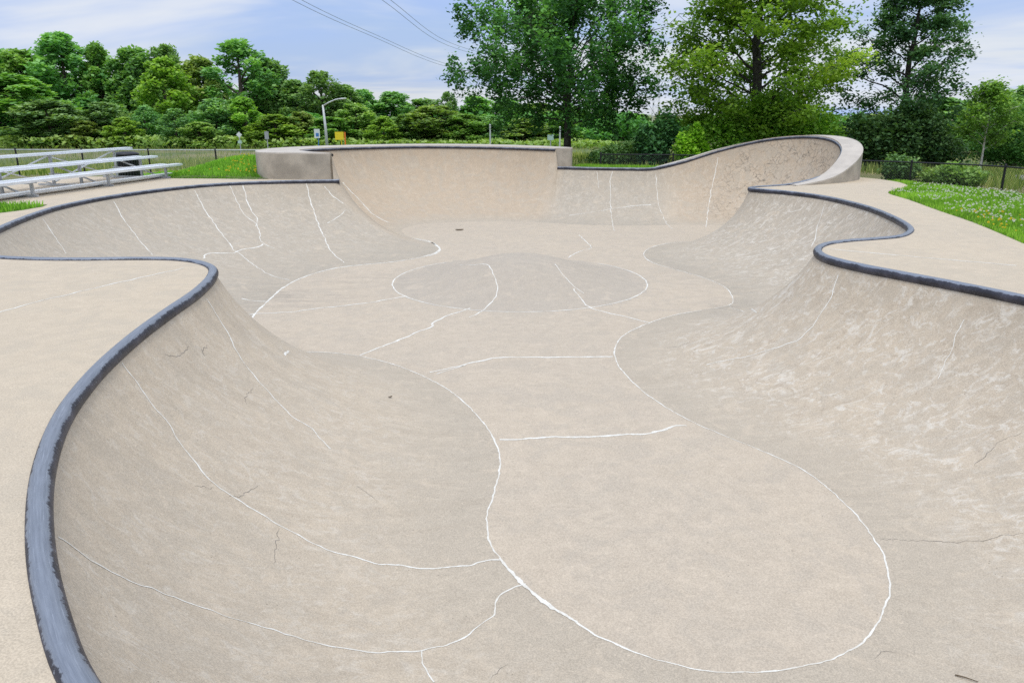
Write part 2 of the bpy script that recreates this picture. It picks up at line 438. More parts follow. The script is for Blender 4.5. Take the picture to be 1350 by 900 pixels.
def cdt(loops, pts, holes=()):
    """loops: list of closed xy loops used as constraints; pts: loose points -> verts, faces"""
    vs = []; es = []
    for L in loops:
        b = len(vs)
        vs += [Vector((float(p[0]), float(p[1]))) for p in L]
        es += [(b + i, b + (i + 1) % len(L)) for i in range(len(L))]
    vs += [Vector((float(p[0]), float(p[1]))) for p in pts]
    V, E, Fc, *_ = delaunay_2d_cdt(vs, es, [], 0, 1e-5)
    return [(v.x, v.y) for v in V], [tuple(f) for f in Fc]

floor_loop = FT[np.concatenate([[True], np.linalg.norm(np.diff(FT, axis=0), axis=1) > 1e-3])]
gx, gy = np.meshgrid(np.arange(-5, 7.3, .2), np.arange(3.8, 24.6, .2))
gx = gx.ravel() + .01; gy = gy.ravel() + .013
ok = inside_np(floor_loop, gx, gy)
dmin = np.array([np.min(np.hypot(floor_loop[:, 0] - a, floor_loop[:, 1] - b)) if o else 0 for a, b, o in zip(gx, gy, ok)])
ok &= dmin > .12
fv, ff = cdt([floor_loop], list(zip(gx[ok], gy[ok])))
ff = [f for f in ff if inside(floor_loop, sum(fv[i][0] for i in f) / len(f), sum(fv[i][1] for i in f) / len(f))]
floor_v = [(x, y, DEPTH + float(hump_z(x, y))) for x, y in fv]

# deck outline
DECK = [(7.3, 10.4), (7.25, 9), (7.6, 7), (7.8, 4), (7.5, 0), (6, -3), (0, -4), (-8, -4), (-13.5, 0), (-14.2, 6), (-13.6, 10.5), (-11.6, 12.9), (-9.75, 14.3), (-9.62, 15.88), (-13.0, 15.65), (-13.0, 22.95), (-9.9, 22.55), (-8.5, 22.42), (-7.0, 22.3),
        (-7.1, 23.2), (-7.2, 25.2), (-6.5, 27.2), (-4.2, 28.9), (-1.6, 29.3), (.4, 28.9), (1.9, 27.75), (2.9, 27.25), (3.9, 27.0), (4.8, 26.95), (5.8, 27.1), (7.2, 27.0), (8.5, 26.6), (9.4, 25.9), (9.9, 24.7), (10.05, 23.6),
        (10.3, 22.85), (10.55, 22.2), (10.62, 21.2), (10.3, 20.05), (9.75, 19.15), (8.95, 18.33), (8.68, 16.82), (8.27, 14.79), (7.98, 13.18), (7.6, 11.65)]
deck_loop, _ = catmull(DECK, .5, closed=True)
hole_loop = C_pts[:, :2]
hole_loop = hole_loop[np.concatenate([[True], np.linalg.norm(np.diff(hole_loop, axis=0), axis=1) > 1e-3])]
dv, df = cdt([deck_loop, hole_loop], [])
df = [f for f in df if (lambda x, y: inside(deck_loop, x, y) and not inside(hole_loop, x, y))(sum(dv[i][0] for i in f) / len(f), sum(dv[i][1] for i in f) / len(f))]
deck_v = [(x, y, 0.0) for x, y in dv]

bvh = BVHTree.FromPolygons(wall_v + floor_v + deck_v,
                           wall_f + [tuple(i + len(wall_v) for i in f) for f in ff] + [tuple(i + len(wall_v) + len(floor_v) for i in f) for f in df])

# white seals and dark cracks, as points on the concrete
SEALS = [
    ('crack_seal', 0.017, [(-0.09, 5.14, -1.5), (-0.16, 5.13, -1.5), (-0.24, 5.09, -1.5), (-0.32, 5.04, -1.49), (-0.4, 5.02, -1.48), (-0.49, 5, -1.48), (-0.57, 4.98, -1.47), (-0.65, 4.95, -1.45), (-0.74, 4.94, -1.44), (-0.82, 4.93, -1.42), (-0.9, 4.92, -1.41), (-0.98, 4.9, -1.38), (-1.07, 4.91, -1.36), (-1.15, 4.91, -1.34), (-1.23, 4.91, -1.32), (-1.31, 4.91, -1.29), (-1.41, 4.94, -1.26), (-1.51, 4.96, -1.22), (-1.6, 4.98, -1.19), (-1.68, 5, -1.16), (-1.75, 5.03, -1.12), (-1.83, 5.05, -1.09), (-1.9, 5.06, -1.05), (-1.98, 5.08, -1.01), (-2.05, 5.1, -0.97), (-2.13, 5.11, -0.92), (-2.22, 5.15, -0.86), (-2.31, 5.19, -0.8), (-2.38, 5.24, -0.76), (-2.45, 5.3, -0.71), (-2.52, 5.35, -0.67), (-2.58, 5.4, -0.62), (-2.66, 5.46, -0.56), (-2.73, 5.51, -0.49), (-2.8, 5.55, -0.42), (-2.86, 5.59, -0.36), (-2.91, 5.62, -0.3), (-2.97, 5.65, -0.24), (-3.02, 5.67, -0.16), (-3.08, 5.68, -0.08)]),
    ('crack_seal', 0.014, [(0.1, 4.82, -1.5), (0.02, 4.76, -1.5), (-0.11, 4.62, -1.49), (-0.13, 4.43, -1.48), (-0.2, 4.31, -1.47), (-0.27, 4.19, -1.45), (-0.35, 4.1, -1.43), (-0.43, 4.01, -1.4), (-0.49, 3.97, -1.38), (-0.56, 3.92, -1.36), (-0.64, 3.88, -1.34), (-0.72, 3.84, -1.31), (-0.79, 3.8, -1.28), (-0.86, 3.78, -1.26), (-0.92, 3.77, -1.23), (-0.98, 3.75, -1.21), (-1.04, 3.73, -1.18), (-1.11, 3.73, -1.15), (-1.18, 3.72, -1.12), (-1.25, 3.72, -1.09), (-1.31, 3.7, -1.06), (-1.37, 3.69, -1.03), (-1.42, 3.67, -0.99), (-1.48, 3.65, -0.96), (-1.53, 3.63, -0.92), (-1.58, 3.61, -0.89), (-1.63, 3.59, -0.85), (-1.67, 3.57, -0.81), (-1.71, 3.54, -0.77), (-1.76, 3.52, -0.73), (-1.81, 3.5, -0.68), (-1.85, 3.47, -0.64), (-1.89, 3.45, -0.59), (-1.93, 3.38, -0.52), (-1.98, 3.34, -0.44), (-2.01, 3.31, -0.4), (-2.04, 3.28, -0.35), (-2.06, 3.25, -0.29), (-2.1, 3.23, -0.23), (-2.13, 3.21, -0.17), (-2.15, 3.17, -0.11)]),
    ('crack_seal', 0.012, [(-0.56, 3.92, -1.36), (-0.52, 3.77, -1.35), (-0.45, 3.62, -1.33)]),
    ('crack_seal', 0.018, [(-1.7, 6.54, -1.22), (-1.82, 6.67, -1.17), (-1.95, 6.81, -1.13), (-2.05, 6.86, -1.08), (-2.16, 6.91, -1.03), (-2.27, 7.01, -0.98), (-2.38, 7.11, -0.92), (-2.49, 7.2, -0.85), (-2.61, 7.29, -0.78), (-2.72, 7.37, -0.69), (-2.84, 7.52, -0.6), (-2.96, 7.66, -0.5), (-3.05, 7.79, -0.41), (-3.15, 7.9, -0.31), (-3.23, 7.95, -0.21), (-3.3, 7.98, -0.11)]),
    ('crack_seal', 0.05, [(-2.17, 10.31, -1.5), (-2.06, 10.49, -1.5), (-1.95, 10.69, -1.5), (-1.83, 10.89, -1.5), (-1.71, 11.11, -1.5), (-1.58, 11.35, -1.5), (-1.45, 11.6, -1.5), (-1.3, 11.83, -1.5), (-1.29, 12.07, -1.5), (-1.07, 12.58, -1.5), (-0.9, 12.81, -1.5), (-0.73, 13.03, -1.5)]),
    ('crack_seal', 0.026, [(-0.72, 12.41, -1.5), (-0.45, 13.02, -1.49), (-0.37, 13.33, -1.45), (-0.3, 13.54, -1.41), (-0.27, 13.93, -1.3), (-0.37, 14.45, -1.15), (-0.51, 14.92, -1.08), (-0.78, 15.12, -1.12), (-1.07, 15.52, -1.21)]),
    ('crack_seal', 0.024, [(0.85, 14.97, -1.07), (1.02, 14.41, -1.22), (1.2, 14.05, -1.35), (1.35, 13.84, -1.42)]),
    ('crack_seal', 0.045, [(1.17, 13.98, -1.36), (1.26, 13.55, -1.46), (1.46, 12.95, -1.5), (1.67, 12.72, -1.5), (1.88, 12.5, -1.5), (2.09, 12.28, -1.5), (2.29, 12.07, -1.5)]),
    ('crack_seal', 0.058, [(-1.09, 9.56, -1.5), (-0.93, 9.67, -1.5), (-0.77, 9.78, -1.5), (-0.66, 9.88, -1.5), (-0.52, 9.99, -1.5), (-0.37, 10.11, -1.5), (-0.11, 10.22, -1.5), (0.08, 10.22, -1.5), (0.27, 10.22, -1.5), (0.45, 10.22, -1.5), (0.63, 10.22, -1.5), (0.8, 10.22, -1.5), (0.96, 10.22, -1.5), (1.12, 10.23, -1.5), (1.27, 10.24, -1.5), (1.43, 10.25, -1.5)]),
    ('crack_seal', 0.03, [(-1, 9.5, -1.5), (-0.77, 9.72, -1.5), (-0.65, 9.84, -1.5)]),
    ('crack_seal', 0.036, [(-0.13, 7.38, -1.5), (0.04, 7.4, -1.5), (0.2, 7.43, -1.5), (0.32, 7.45, -1.5), (0.45, 7.47, -1.5), (0.57, 7.47, -1.5), (0.69, 7.47, -1.5), (0.85, 7.48, -1.5), (1.02, 7.49, -1.5), (1.14, 7.51, -1.5), (1.27, 7.53, -1.5), (1.43, 7.53, -1.5), (1.61, 7.62, -1.5), (1.8, 7.74, -1.5), (1.93, 7.76, -1.5)]),
    ('crack_seal', 0.05, [(-4.51, 12.61, -1.5), (-4.37, 12.68, -1.5), (-4.18, 12.71, -1.5), (-3.99, 12.75, -1.5), (-3.79, 12.78, -1.5), (-3.64, 12.9, -1.5), (-3.48, 13.02, -1.5), (-3.31, 13.09, -1.5), (-3.14, 13.16, -1.5), (-2.95, 13.27, -1.5), (-2.76, 13.38, -1.5), (-2.57, 13.48, -1.5), (-2.38, 13.65, -1.5), (-2.19, 13.82, -1.5), (-2, 13.99, -1.5)]),
    ('crack_seal', 0.036, [(-5.02, 13.72, -1.48), (-4.72, 13.56, -1.5), (-4.46, 13.53, -1.5)]),
    ('crack_seal', 0.03, [(-2.64, 8.39, -0.88), (-2.66, 8.67, -0.93)]),
    ('crack_seal', 0.026, [(-8.88, 14.41, -0.1), (-8.51, 14.08, -0.38), (-8.3, 13.86, -0.51), (-8.06, 13.61, -0.63)]),
    ('crack_seal', 0.026, [(-9.02, 17.35, -0.1), (-8.81, 17.14, -0.31), (-8.55, 16.86, -0.51), (-8.31, 16.61, -0.67), (-8.04, 16.31, -0.81), (-7.5, 15.71, -1.03)]),
    ('crack_seal', 0.028, [(-8.18, 19.86, -0.1), (-7.97, 19.6, -0.33), (-7.73, 19.27, -0.55), (-7.45, 18.92, -0.75), (-7.15, 18.5, -0.93), (-6.81, 18.04, -1.09), (-6.45, 17.5, -1.23), (-6.03, 17, -1.34), (-5.6, 16.42, -1.42), (-4.97, 15.66, -1.49), (-4.62, 15.43, -1.5)]),
    ('crack_seal', 0.024, [(-7.57, 20.68, -0.05), (-7.27, 20.28, -0.43), (-6.92, 19.78, -0.73), (-6.52, 19.42, -0.93), (-6.07, 18.35, -1.2), (-5.71, 18.07, -1.29)]),
    ('crack_seal', 0.026, [(-7.28, 20.89, -0.06), (-6.97, 20.29, -0.54), (-6.6, 19.76, -0.82), (-6.53, 19.34, -0.94)]),
    ('crack_seal', 0.03, [(-5.74, 21.53, -0.06), (-5.54, 21.13, -0.53), (-5.36, 20.73, -0.79), (-5.13, 20.16, -1.03), (-4.83, 19.43, -1.23), (-4.5, 18.54, -1.37), (-3.87, 17.26, -1.49)]),
    ('crack_seal', 0.05, [(-6.74, 16.4, -1.23), (-6.82, 16.71, -1.2), (-6.76, 16.91, -1.2), (-6.57, 17.09, -1.23), (-6.37, 17.26, -1.26), (-6.34, 17.58, -1.24), (-6.07, 18, -1.25), (-6.03, 18.26, -1.22)]),
    ('crack_seal', 0.024, [(-5.25, 21.6, -0.15), (-5.02, 21.46, -0.4), (-4.68, 21.35, -0.6)]),
    ('crack_seal', 0.02, [(-4.94, 20.37, -1.01), (-4.75, 20.83, -0.89), (-4.6, 21.15, -0.77)]),
    ('crack_seal', 0.034, [(-5.58, 25.47, -0.37), (-5.27, 25.28, -0.67), (-4.91, 24.97, -0.95), (-4.5, 24.37, -1.22), (-3.84, 23.63, -1.44)]),
    ('crack_seal', 0.015, [(2.91, 26.67, -0.1), (2.94, 26.48, -0.34), (2.95, 26.19, -0.62)]),
    ('crack_seal', 0.017, [(3.44, 26.56, -0.1), (3.36, 26.36, -0.37), (3.32, 25.95, -0.75), (3.26, 25.36, -1.09), (3.17, 24.14, -1.45), (3.01, 22.26, -1.5)]),
    ('crack_seal', 0.022, [(1.87, 24.87, -1.38), (2.49, 24.95, -1.3), (2.89, 25.03, -1.25), (3.28, 25.12, -1.19), (3.98, 25.25, -1.12), (4.6, 25.34, -1.09)]),
    ('crack_seal', 0.016, [(4.91, 26.46, -0.16), (4.9, 26.05, -0.63), (4.85, 25.4, -1.07), (4.87, 24.58, -1.38), (4.79, 22.66, -1.5)]),
    ('crack_seal', 0.02, [(7.05, 26.62, 0.37), (6.94, 26.45, -0.03), (6.81, 26.18, -0.43), (6.68, 25.83, -0.76), (6.52, 25.36, -1.07), (6.31, 24.62, -1.36), (5.87, 22.99, -1.5)]),
    ('crack_seal', 0.028, [(1.91, 21.51, -1.5), (1.99, 20.36, -1.5), (2.02, 19.32, -1.5), (1.64, 18.74, -1.5), (1.33, 17.95, -1.5)]),
    ('crack_seal', 0.02, [(4.14, 9.45, -0.16), (4.08, 9.38, -0.29), (4.02, 9.3, -0.42), (3.94, 9.26, -0.53), (3.85, 9.21, -0.64), (3.76, 9.15, -0.74), (3.67, 9.12, -0.83), (3.56, 9.09, -0.92), (3.4, 9.15, -1.01), (3.25, 9.2, -1.08), (3.09, 9.24, -1.16), (2.95, 9.31, -1.21), (2.81, 9.38, -1.26), (2.68, 9.41, -1.31), (2.55, 9.43, -1.35)]),
    ('crack_seal', 0.022, [(6.97, 17.08, -0.18), (6.73, 16.68, -0.49), (6.53, 16.27, -0.69), (6.3, 15.81, -0.86)]),
    ('crack_seal', 0.024, [(3.87, 13.12, -1.5), (3.96, 12.71, -1.46), (3.45, 10.33, -0.88)]),
    ('crack_seal', 0.016, [(4.85, 7.89, -0.32), (4.77, 7.82, -0.46), (4.69, 7.73, -0.59), (4.62, 7.67, -0.68), (4.54, 7.59, -0.78), (4.46, 7.51, -0.86)]),
    ('joint_seal', 0.045, [(-2.77, 20.93, -1.5), (-2.34, 20.58, -1.5), (-2.02, 19.84, -1.5), (-1.83, 19.12, -1.5), (-1.86, 18.56, -1.5), (-2.01, 18.2, -1.5)]),
    ('crack', 0.01, [(4.68, 6.43, -1), (4.54, 6.46, -1.08), (4.39, 6.39, -1.17), (4.3, 6.34, -1.22), (4.2, 6.29, -1.26)]),
    ('crack', 0.008, [(4.01, 5.26, -1.35), (3.94, 5.28, -1.37), (3.88, 5.3, -1.38), (3.73, 5.26, -1.42), (3.66, 5.29, -1.43), (3.58, 5.31, -1.45), (3.5, 5.32, -1.46), (3.42, 5.34, -1.47), (3.34, 5.36, -1.48), (3.25, 5.38, -1.49), (3.16, 5.4, -1.49), (3.08, 5.42, -1.5), (2.98, 5.43, -1.5)]),
    ('crack', 0.008, [(-3.07, 6.37, -0.23), (-3.04, 6.54, -0.3), (-3.05, 6.73, -0.31), (-3.06, 6.87, -0.31)]),
    ('crack', 0.012, [(-3.05, 6.97, -0.34), (-3.01, 7.03, -0.39), (-3.01, 7.18, -0.4)]),
    ('crack', 0.01, [(-3.01, 7.03, -0.39), (-2.96, 6.95, -0.44)]),
    ('crack', 0.007, [(-2.55, 7.05, -0.8), (-2.54, 6.83, -0.79), (-2.49, 6.66, -0.81)]),
    ('crack', 0.006, [(-1.74, 4.99, -1.12), (-1.69, 4.84, -1.13), (-1.67, 4.68, -1.12), (-1.59, 4.46, -1.11)]),
    ('crack', 0.006, [(2.44, 4.06, -1.5), (2.4, 4.1, -1.5), (2.3, 4.02, -1.5)]),
    ('crack', 0.006, [(-0.12, 3.75, -1.42), (-0.08, 3.83, -1.43), (-0.02, 3.9, -1.45)]),
    ('crack', 0.016, [(2.19, 10.42, -1.43), (2.38, 10.36, -1.38), (2.56, 10.43, -1.33)]),
    ('crack', 0.006, [(-2.29, 4.95, -0.78), (-2.21, 5.08, -0.86)]),
    ('crack', 0.006, [(-2.01, 5.43, -1.02), (-2.05, 5.2, -0.98), (-2.11, 5.06, -0.92)]),
    ('crack', 0.006, [(-1.36, 6, -1.32), (-1.23, 5.9, -1.35), (-1.15, 5.81, -1.38)]),
    ('deck_seal', 0.014, [(-4.89, 6.8, 0), (-4.86, 6.98, 0), (-4.82, 7.11, -0), (-4.78, 7.24, -0), (-4.74, 7.38, 0), (-4.7, 7.52, 0), (-4.65, 7.63, 0), (-4.6, 7.75, -0), (-4.55, 7.87, -0), (-4.5, 7.99, -0), (-4.45, 8.12, 0), (-4.4, 8.25, 0), (-4.34, 8.38, 0), (-4.28, 8.52, 0), (-4.21, 8.66, 0), (-4.14, 8.8, 0), (-4.06, 8.95, 0), (-3.99, 9.11, -0)]),
    ('deck_seal', 0.02, [(4.38, 10.48, 0), (4.51, 10.39, 0), (4.64, 10.31, 0), (4.76, 10.22, 0), (4.89, 10.14, 0), (5.01, 10.06, 0), (5.13, 9.98, -0), (5.25, 9.9, 0), (5.35, 9.83, -0), (5.46, 9.76, 0), (5.56, 9.7, 0), (5.66, 9.64, 0), (5.76, 9.57, 0), (5.86, 9.51, 0), (5.96, 9.45, 0), (6.06, 9.39, 0), (6.15, 9.33, -0), (6.25, 9.27, 0)]),
]

# ------------------------------------------------------------------ camera, sky, sun
cam = bpy.data.objects.new('camera', bpy.data.cameras.new('camera')); COL.objects.link(cam)
cam.data.sensor_width = 36; cam.data.lens = 26.67; cam.data.clip_end = 3000; cam.data.clip_start = .05
cam.location = (0, 0, 1.8); cam.rotation_euler = (RAD(90) - math.atan(.3), 0, 0)
SC.camera = cam
SC.view_settings.view_transform = 'Standard'; SC.view_settings.look = 'None'; SC.view_settings.exposure = 0
SC.render.engine = 'CYCLES'; SC.cycles.use_denoising = False
SC.cycles.max_bounces = 6; SC.cycles.transparent_max_bounces = 8

SUN_EL, SUN_AZ = RAD(72), RAD(190)        # azimuth clockwise from +Y
w = bpy.data.worlds.new('World'); SC.world = w; w.use_nodes = True
N = NT(w.node_tree); w.node_tree.nodes.clear()
sky = N.n('ShaderNodeTexSky', sky_type='NISHITA'); sky.sun_disc = False
sky.sun_elevation = SUN_EL; sky.sun_rotation = SUN_AZ; sky.air_density = 1.2; sky.dust_density = 1.5
tc = N.n('ShaderNodeTexCoord').outputs['Generated']
sp = N.n('ShaderNodeSeparateXYZ'); N.put(sp.inputs[0], tc)
up = N.math('ADD', N.math('MAXIMUM', sp.outputs[2], 0.0), .10)
cb = N.n('ShaderNodeCombineXYZ'); N.put(cb.inputs[0], N.math('DIVIDE', sp.outputs[0], up)); N.put(cb.inputs[1], N.math('DIVIDE', sp.outputs[1], up)); cb.inputs[2].default_value = 3.7
cl = N.noise(N.scale(cb.outputs[0], (.26, .38, 1)), 1.15, 5, .52, .25)
cl2 = N.noise(N.scale(cb.outputs[0], (.34, .46, 1)), 1.1, 5, .54, .4)
cover = N.ramp(cl, .36, .60)
cloud = N.mix(N.ramp(cl2, .34, .55), (.42, .57, .91), (.76, .81, .90))
zen = N.math('ADD', 1.0, N.math('MULTIPLY', N.ramp(sp.outputs[2], .30, .85), .85))   # an overcast sky is brightest overhead
bg1 = N.n('ShaderNodeBackground', i_Strength=.13); N.put(bg1.inputs[0], sky.outputs[0])
bg2 = N.n('ShaderNodeBackground', i_Strength=zen); N.put(bg2.inputs[0], cloud)
mx = N.n('ShaderNodeMixShader'); N.put(mx.inputs[0], N.math('ADD', .78, N.math('MULTIPLY', cover, .22))); N.put(mx.inputs[1], bg1.outputs[0]); N.put(mx.inputs[2], bg2.outputs[0])
wo = N.n('ShaderNodeOutputWorld'); w.node_tree.links.new(mx.outputs[0], wo.inputs[0])

sd = bpy.data.lights.new('sun', 'SUN'); sd.energy = 1.35; sd.angle = RAD(16); sd.color = (1, .955, .88)
so = bpy.data.objects.new('sun', sd); COL.objects.link(so)
dirv = Vector((math.sin(SUN_AZ) * math.cos(SUN_EL), math.cos(SUN_AZ) * math.cos(SUN_EL), math.sin(SUN_EL)))
so.rotation_euler = dirv.to_track_quat('Z', 'Y').to_euler()
so.location = (0, 0, 40)

# ------------------------------------------------------------------ materials used
CB = (.475, .405, .325)
M_floor = concrete('floor_concrete', (.520, .440, .340), 'floor')
M_wall = concrete('wall_concrete', (.515, .434, .330), 'wall')
M_deck = concrete('deck_concrete', (.545, .458, .342), 'deck')
M_block = simple('weathered_concrete', (.39, .345, .28), .9, 0, .22, 1.6, .3)
M_top = simple('pale_concrete', (.50, .45, .385), .9, 0, .10, 2.5, .2)
def seal_mat():
    m, nt = new_mat('white_sealant'); N = NT(nt)
    co = N.n('ShaderNodeTexCoord').outputs['Object']
    c = N.mix(N.ramp(N.noise(co, 4, 4, .7), .35, .65), (.62, .58, .50), (.78, .76, .69))
    c = N.mix(N.math('MULTIPLY', N.ramp(N.noise(co, 55, 4, .75), .54, .64), .6), c, (.50, .42, .32))
    N.out(N.n('ShaderNodeBsdfPrincipled', i_Base_Color=c, i_Roughness=.85)); return m
M_seal = seal_mat()
M_crack = simple('dark_crack', (.21, .185, .16), .95, 0, .3, 12)
M_alu = simple('aluminium', (.84, .86, .88), .42, .25, .06, 3)
M_galv_sheen = simple('galvanised_and_sky_sheen', (.46, .48, .50), .5, .5, .15, 8)
M_black = simple('black_coated_metal', (.014, .014, .016), .5, .2, .2, 12)
M_bark = simple('bark', (.095, .075, .06), .95, 0, .45, 9, .6)
M_barkdark = simple('dark_bark', (.045, .04, .034), .95, 0, .4, 9, .6)
M_birch = simple('pale_bark', (.55, .52, .47), .9, 0, .3, 14, .3)

def coping_mat():
    m, nt = new_mat('painted_steel'); N = NT(nt)
    tc = N.n('ShaderNodeTexCoord'); co = tc.outputs['Object']
    g = N.n('ShaderNodeNewGeometry'); s = N.n('ShaderNodeSeparateXYZ'); N.put(s.inputs[0], g.outputs['Normal'])
    uv = N.n('ShaderNodeAttribute', attribute_name='along')
    comb = N.n('ShaderNodeCombineXYZ'); sx = N.n('ShaderNodeSeparateXYZ'); N.put(sx.inputs[0], uv.outputs['Vector'])
    N.put(comb.inputs[0], sx.outputs[0]); N.put(comb.inputs[1], sx.outputs[1])
    st = N.noise(N.scale(comb.outputs[0], (2.0, 40, 1)), 2.2, 5, .7)
    fi = N.noise(N.scale(co, (1, 1, 1)), 38, 4, .75)
    br = N.noise(co, 4.5, 4, .65)
    edge = N.math('ADD', s.outputs[2], N.math('ADD', N.math('MULTIPLY', N.math('SUBTRACT', fi, .5), .60), N.math('MULTIPLY', N.math('SUBTRACT', br, .5), .75)))
    worn = N.ramp(edge, .62, .75)
    steel = N.mix(N.ramp(st, .3, .7), (.19, .21, .245), (.27, .295, .335))
    paint = N.mix(N.ramp(br, .35, .7), (.018, .018, .026), (.055, .055, .075))
    c = N.mix(worn, paint, steel)
    chips = N.ramp(N.noise(co, 46, 4, .8), .60, .70)
    c = N.mix(N.math('MULTIPLY', chips, .6), c, (.30, .33, .38))
    sc = N.ramp(N.noise(N.scale(comb.outputs[0], (1.0, 60, 1)), 3.0, 3, .6), .60, .72)
    c = N.mix(N.math('MULTIPLY', N.math('MULTIPLY', sc, worn), .5), c, (.55, .58, .63))
    p = N.n('ShaderNodeBsdfPrincipled', i_Base_Color=c)
    N.put(p.inputs['Metallic'], N.math('MULTIPLY', worn, .45)); N.put(p.inputs['Roughness'], N.math('ADD', .38, N.math('MULTIPLY', st, .25)))
    b = N.n('ShaderNodeBump', i_Strength=.15, i_Distance=.003, i_Height=N.math('ADD', fi, worn)); N.put(p.inputs['Normal'], b.outputs[0])
    N.out(p)
    return m
M_coping = coping_mat()

# ------------------------------------------------------------------ the skate bowl
bowl = empty('skate_bowl', (0, 0, 0))
tag(bowl, 'beige concrete skate bowl with black steel coping and white sealed joints', 'skate bowl')

def add_mask(me, vals):
    a = me.color_attributes.new('mask', 'FLOAT_COLOR', 'POINT')
    a.data.foreach_set('color', np.array(vals, np.float32).reshape(-1))

me = bpy.data.meshes.new('bowl_wall'); me.from_pydata(wall_v, [], wall_f); me.update()
uvl = me.uv_layers.new(name='UVMap')
li = np.zeros(len(me.loops), np.int32); me.loops.foreach_get('vertex_index', li)
uvl.data.foreach_set('uv', np.array(wall_uv, np.float32)[li].reshape(-1))
add_mask(me, wall_mask)
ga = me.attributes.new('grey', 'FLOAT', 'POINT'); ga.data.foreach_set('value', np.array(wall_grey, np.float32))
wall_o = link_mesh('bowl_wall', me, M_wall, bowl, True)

# floor and the low round mound in it are two parts meeting at the white ring
inm = [math.hypot(sum(floor_v[i][0] for i in f) / len(f) - HUMP_C[0], sum(floor_v[i][1] for i in f) / len(f) - HUMP_C[1]) < HUMP_R for f in ff]
def sub(name, keep, mat):
    used = sorted({i for f, k in zip(ff, inm) if k == keep for i in f}); mp = {o: n for n, o in enumerate(used)}
    me = bpy.data.meshes.new(name)
    fs = [tuple(mp[i] for i in f) for f, k in zip(ff, inm) if k == keep]
    me.from_pydata([floor_v[i] for i in used], [], fs); me.update()
    add_mask(me, [(1.0 if keep else 0.0, 0, 0, grime_at(floor_v[i][0], floor_v[i][1])) for i in used])
    return link_mesh(name, me, mat, bowl, True)
sub('bowl_floor', False, M_floor)
sub('mound', True, M_floor)

def pipe(pts, name, R0=.060):
    P = [Vector(p) for p in pts]
    mb = MB(); n = 20; vs = []; along = []; s = 0.0
    rad_of = lambda p: R0 - .014 * float(sstep(.05, .3, p.z))
    for i, p in enumerate(P):
        r = rad_of(p)
        t = (P[min(i + 1, len(P) - 1)] - P[max(i - 1, 0)]).normalized()
        if i: s += (p - P[i - 1]).length
        side = t.cross(Vector((0, 0, 1))).normalized(); upv = side.cross(t)
        for j in range(n):
            a = 2 * math.pi * j / n
            vs.append(p + (side * math.cos(a) + upv * math.sin(a)) * r); along.append((s, math.cos(a) * r, 0))
    fs = [(i * n + j, i * n + (j + 1) % n, (i + 1) * n + (j + 1) % n, (i + 1) * n + j) for i in range(len(P) - 1) for j in range(n)]
    me = bpy.data.meshes.new(name); me.from_pydata([tuple(v) for v in vs], [], fs); me.update()
    a = me.attributes.new('along', 'FLOAT_VECTOR', 'POINT'); a.data.foreach_set('vector', np.array(along, np.float32).reshape(-1))
    o = link_mesh(name, me, M_coping, bowl, True)
    for k in (0, -1):
        r = rad_of(P[k]); e = MB(); t = (P[1] - P[0]).normalized() if k == 0 else (P[-1] - P[-2]).normalized()
        sgn = -1 if k == 0 else 1
        e.tube([P[k] - t * sgn * .02, P[k] + t * sgn * .003], [r * .97, r * .97], 20)
        e.build('pipe_mouth_shade', M_black, o)  # black cap stands in for the shade inside the open pipe
    return o
def inward(pts, d):
    out = []
    for i in range(len(pts)):
        t = pts[min(i + 1, len(pts) - 1)] - pts[max(i - 1, 0)]
        nrm = np.array([-t[1], t[0]]) / max(np.hypot(t[0], t[1]), 1e-6)
        out.append((pts[i][0] + nrm[0] * d, pts[i][1] + nrm[1] * d, pts[i][2]))
    return out
# the outline runs clockwise seen from above, so the bowl lies on its right-hand side
SIDE = -1
rp = inward(rim_pts, SIDE * -.004); ep = inward(ext_pts, SIDE * .02)
rp = [(x, y, z - .026 - .038 * float(sstep(.02, .3, z))) for x, y, z in rp]; ep = [(x, y, z - .068) for x, y, z in ep]
e_ = np.array(rp[-1]) - np.array(rp[-4]); e_ = e_ / np.linalg.norm(e_)
rp.append(tuple(np.array(rp[-1]) + e_ * .16))
pipe(rp, 'coping'); pipe(ep, 'coping')

# raised wall behind the deep end
outer = [(-5.16, 22.07, .74), (-5.8, 22.1, .74), (-6.6, 22.15, .74), (-7.1, 22.3, .74), (-7.45, 22.75, .74), (-7.8, 24.0, .735), (-7.7, 25.7, .73), (-6.6, 27.7, .72), (-4.6, 29.3, .71), (-2.6, 29.9, .70), (-.6, 29.8, .68), (1.2, 28.9, .66), (2.0, 28.1, .65), (2.14, 27.65, .65), (1.66, 27.35, .65)]
op, _ = catmull(outer, .12)
# pair the two edges by arc fraction
def resample(P, n):
    P = np.array(P); L = np.concatenate([[0], np.cumsum(np.linalg.norm(np.diff(P, axis=0), axis=1))]); t = np.linspace(0, L[-1], n)
    return np.stack([np.interp(t, L, P[:, k]) for k in range(3)], 1)
m = 160
a_ = resample(ext_pts, m); b_ = resample(op, m)
top = MB(); out_ = MB()
for i in range(m):
    a_[i][2] -= .002
top.add([tuple(p) for p in a_] + [tuple(p) for p in b_] + [(p[0], p[1], p[2] - .04) for p in b_],
        [(i, i + 1, m + i + 1, m + i) for i in range(m - 1)] + [(m + i, m + i + 1, 2 * m + i + 1, 2 * m + i) for i in range(m - 1)])
ext_wall = top.build('extension_wall', M_top, bowl, False)
lo = -.4
out_.add([(p[0], p[1], p[2] - .04) for p in b_] + [(p[0], p[1], lo) for p in b_], [(i, i + 1, m + i + 1, m + i) for i in range(m - 1)])
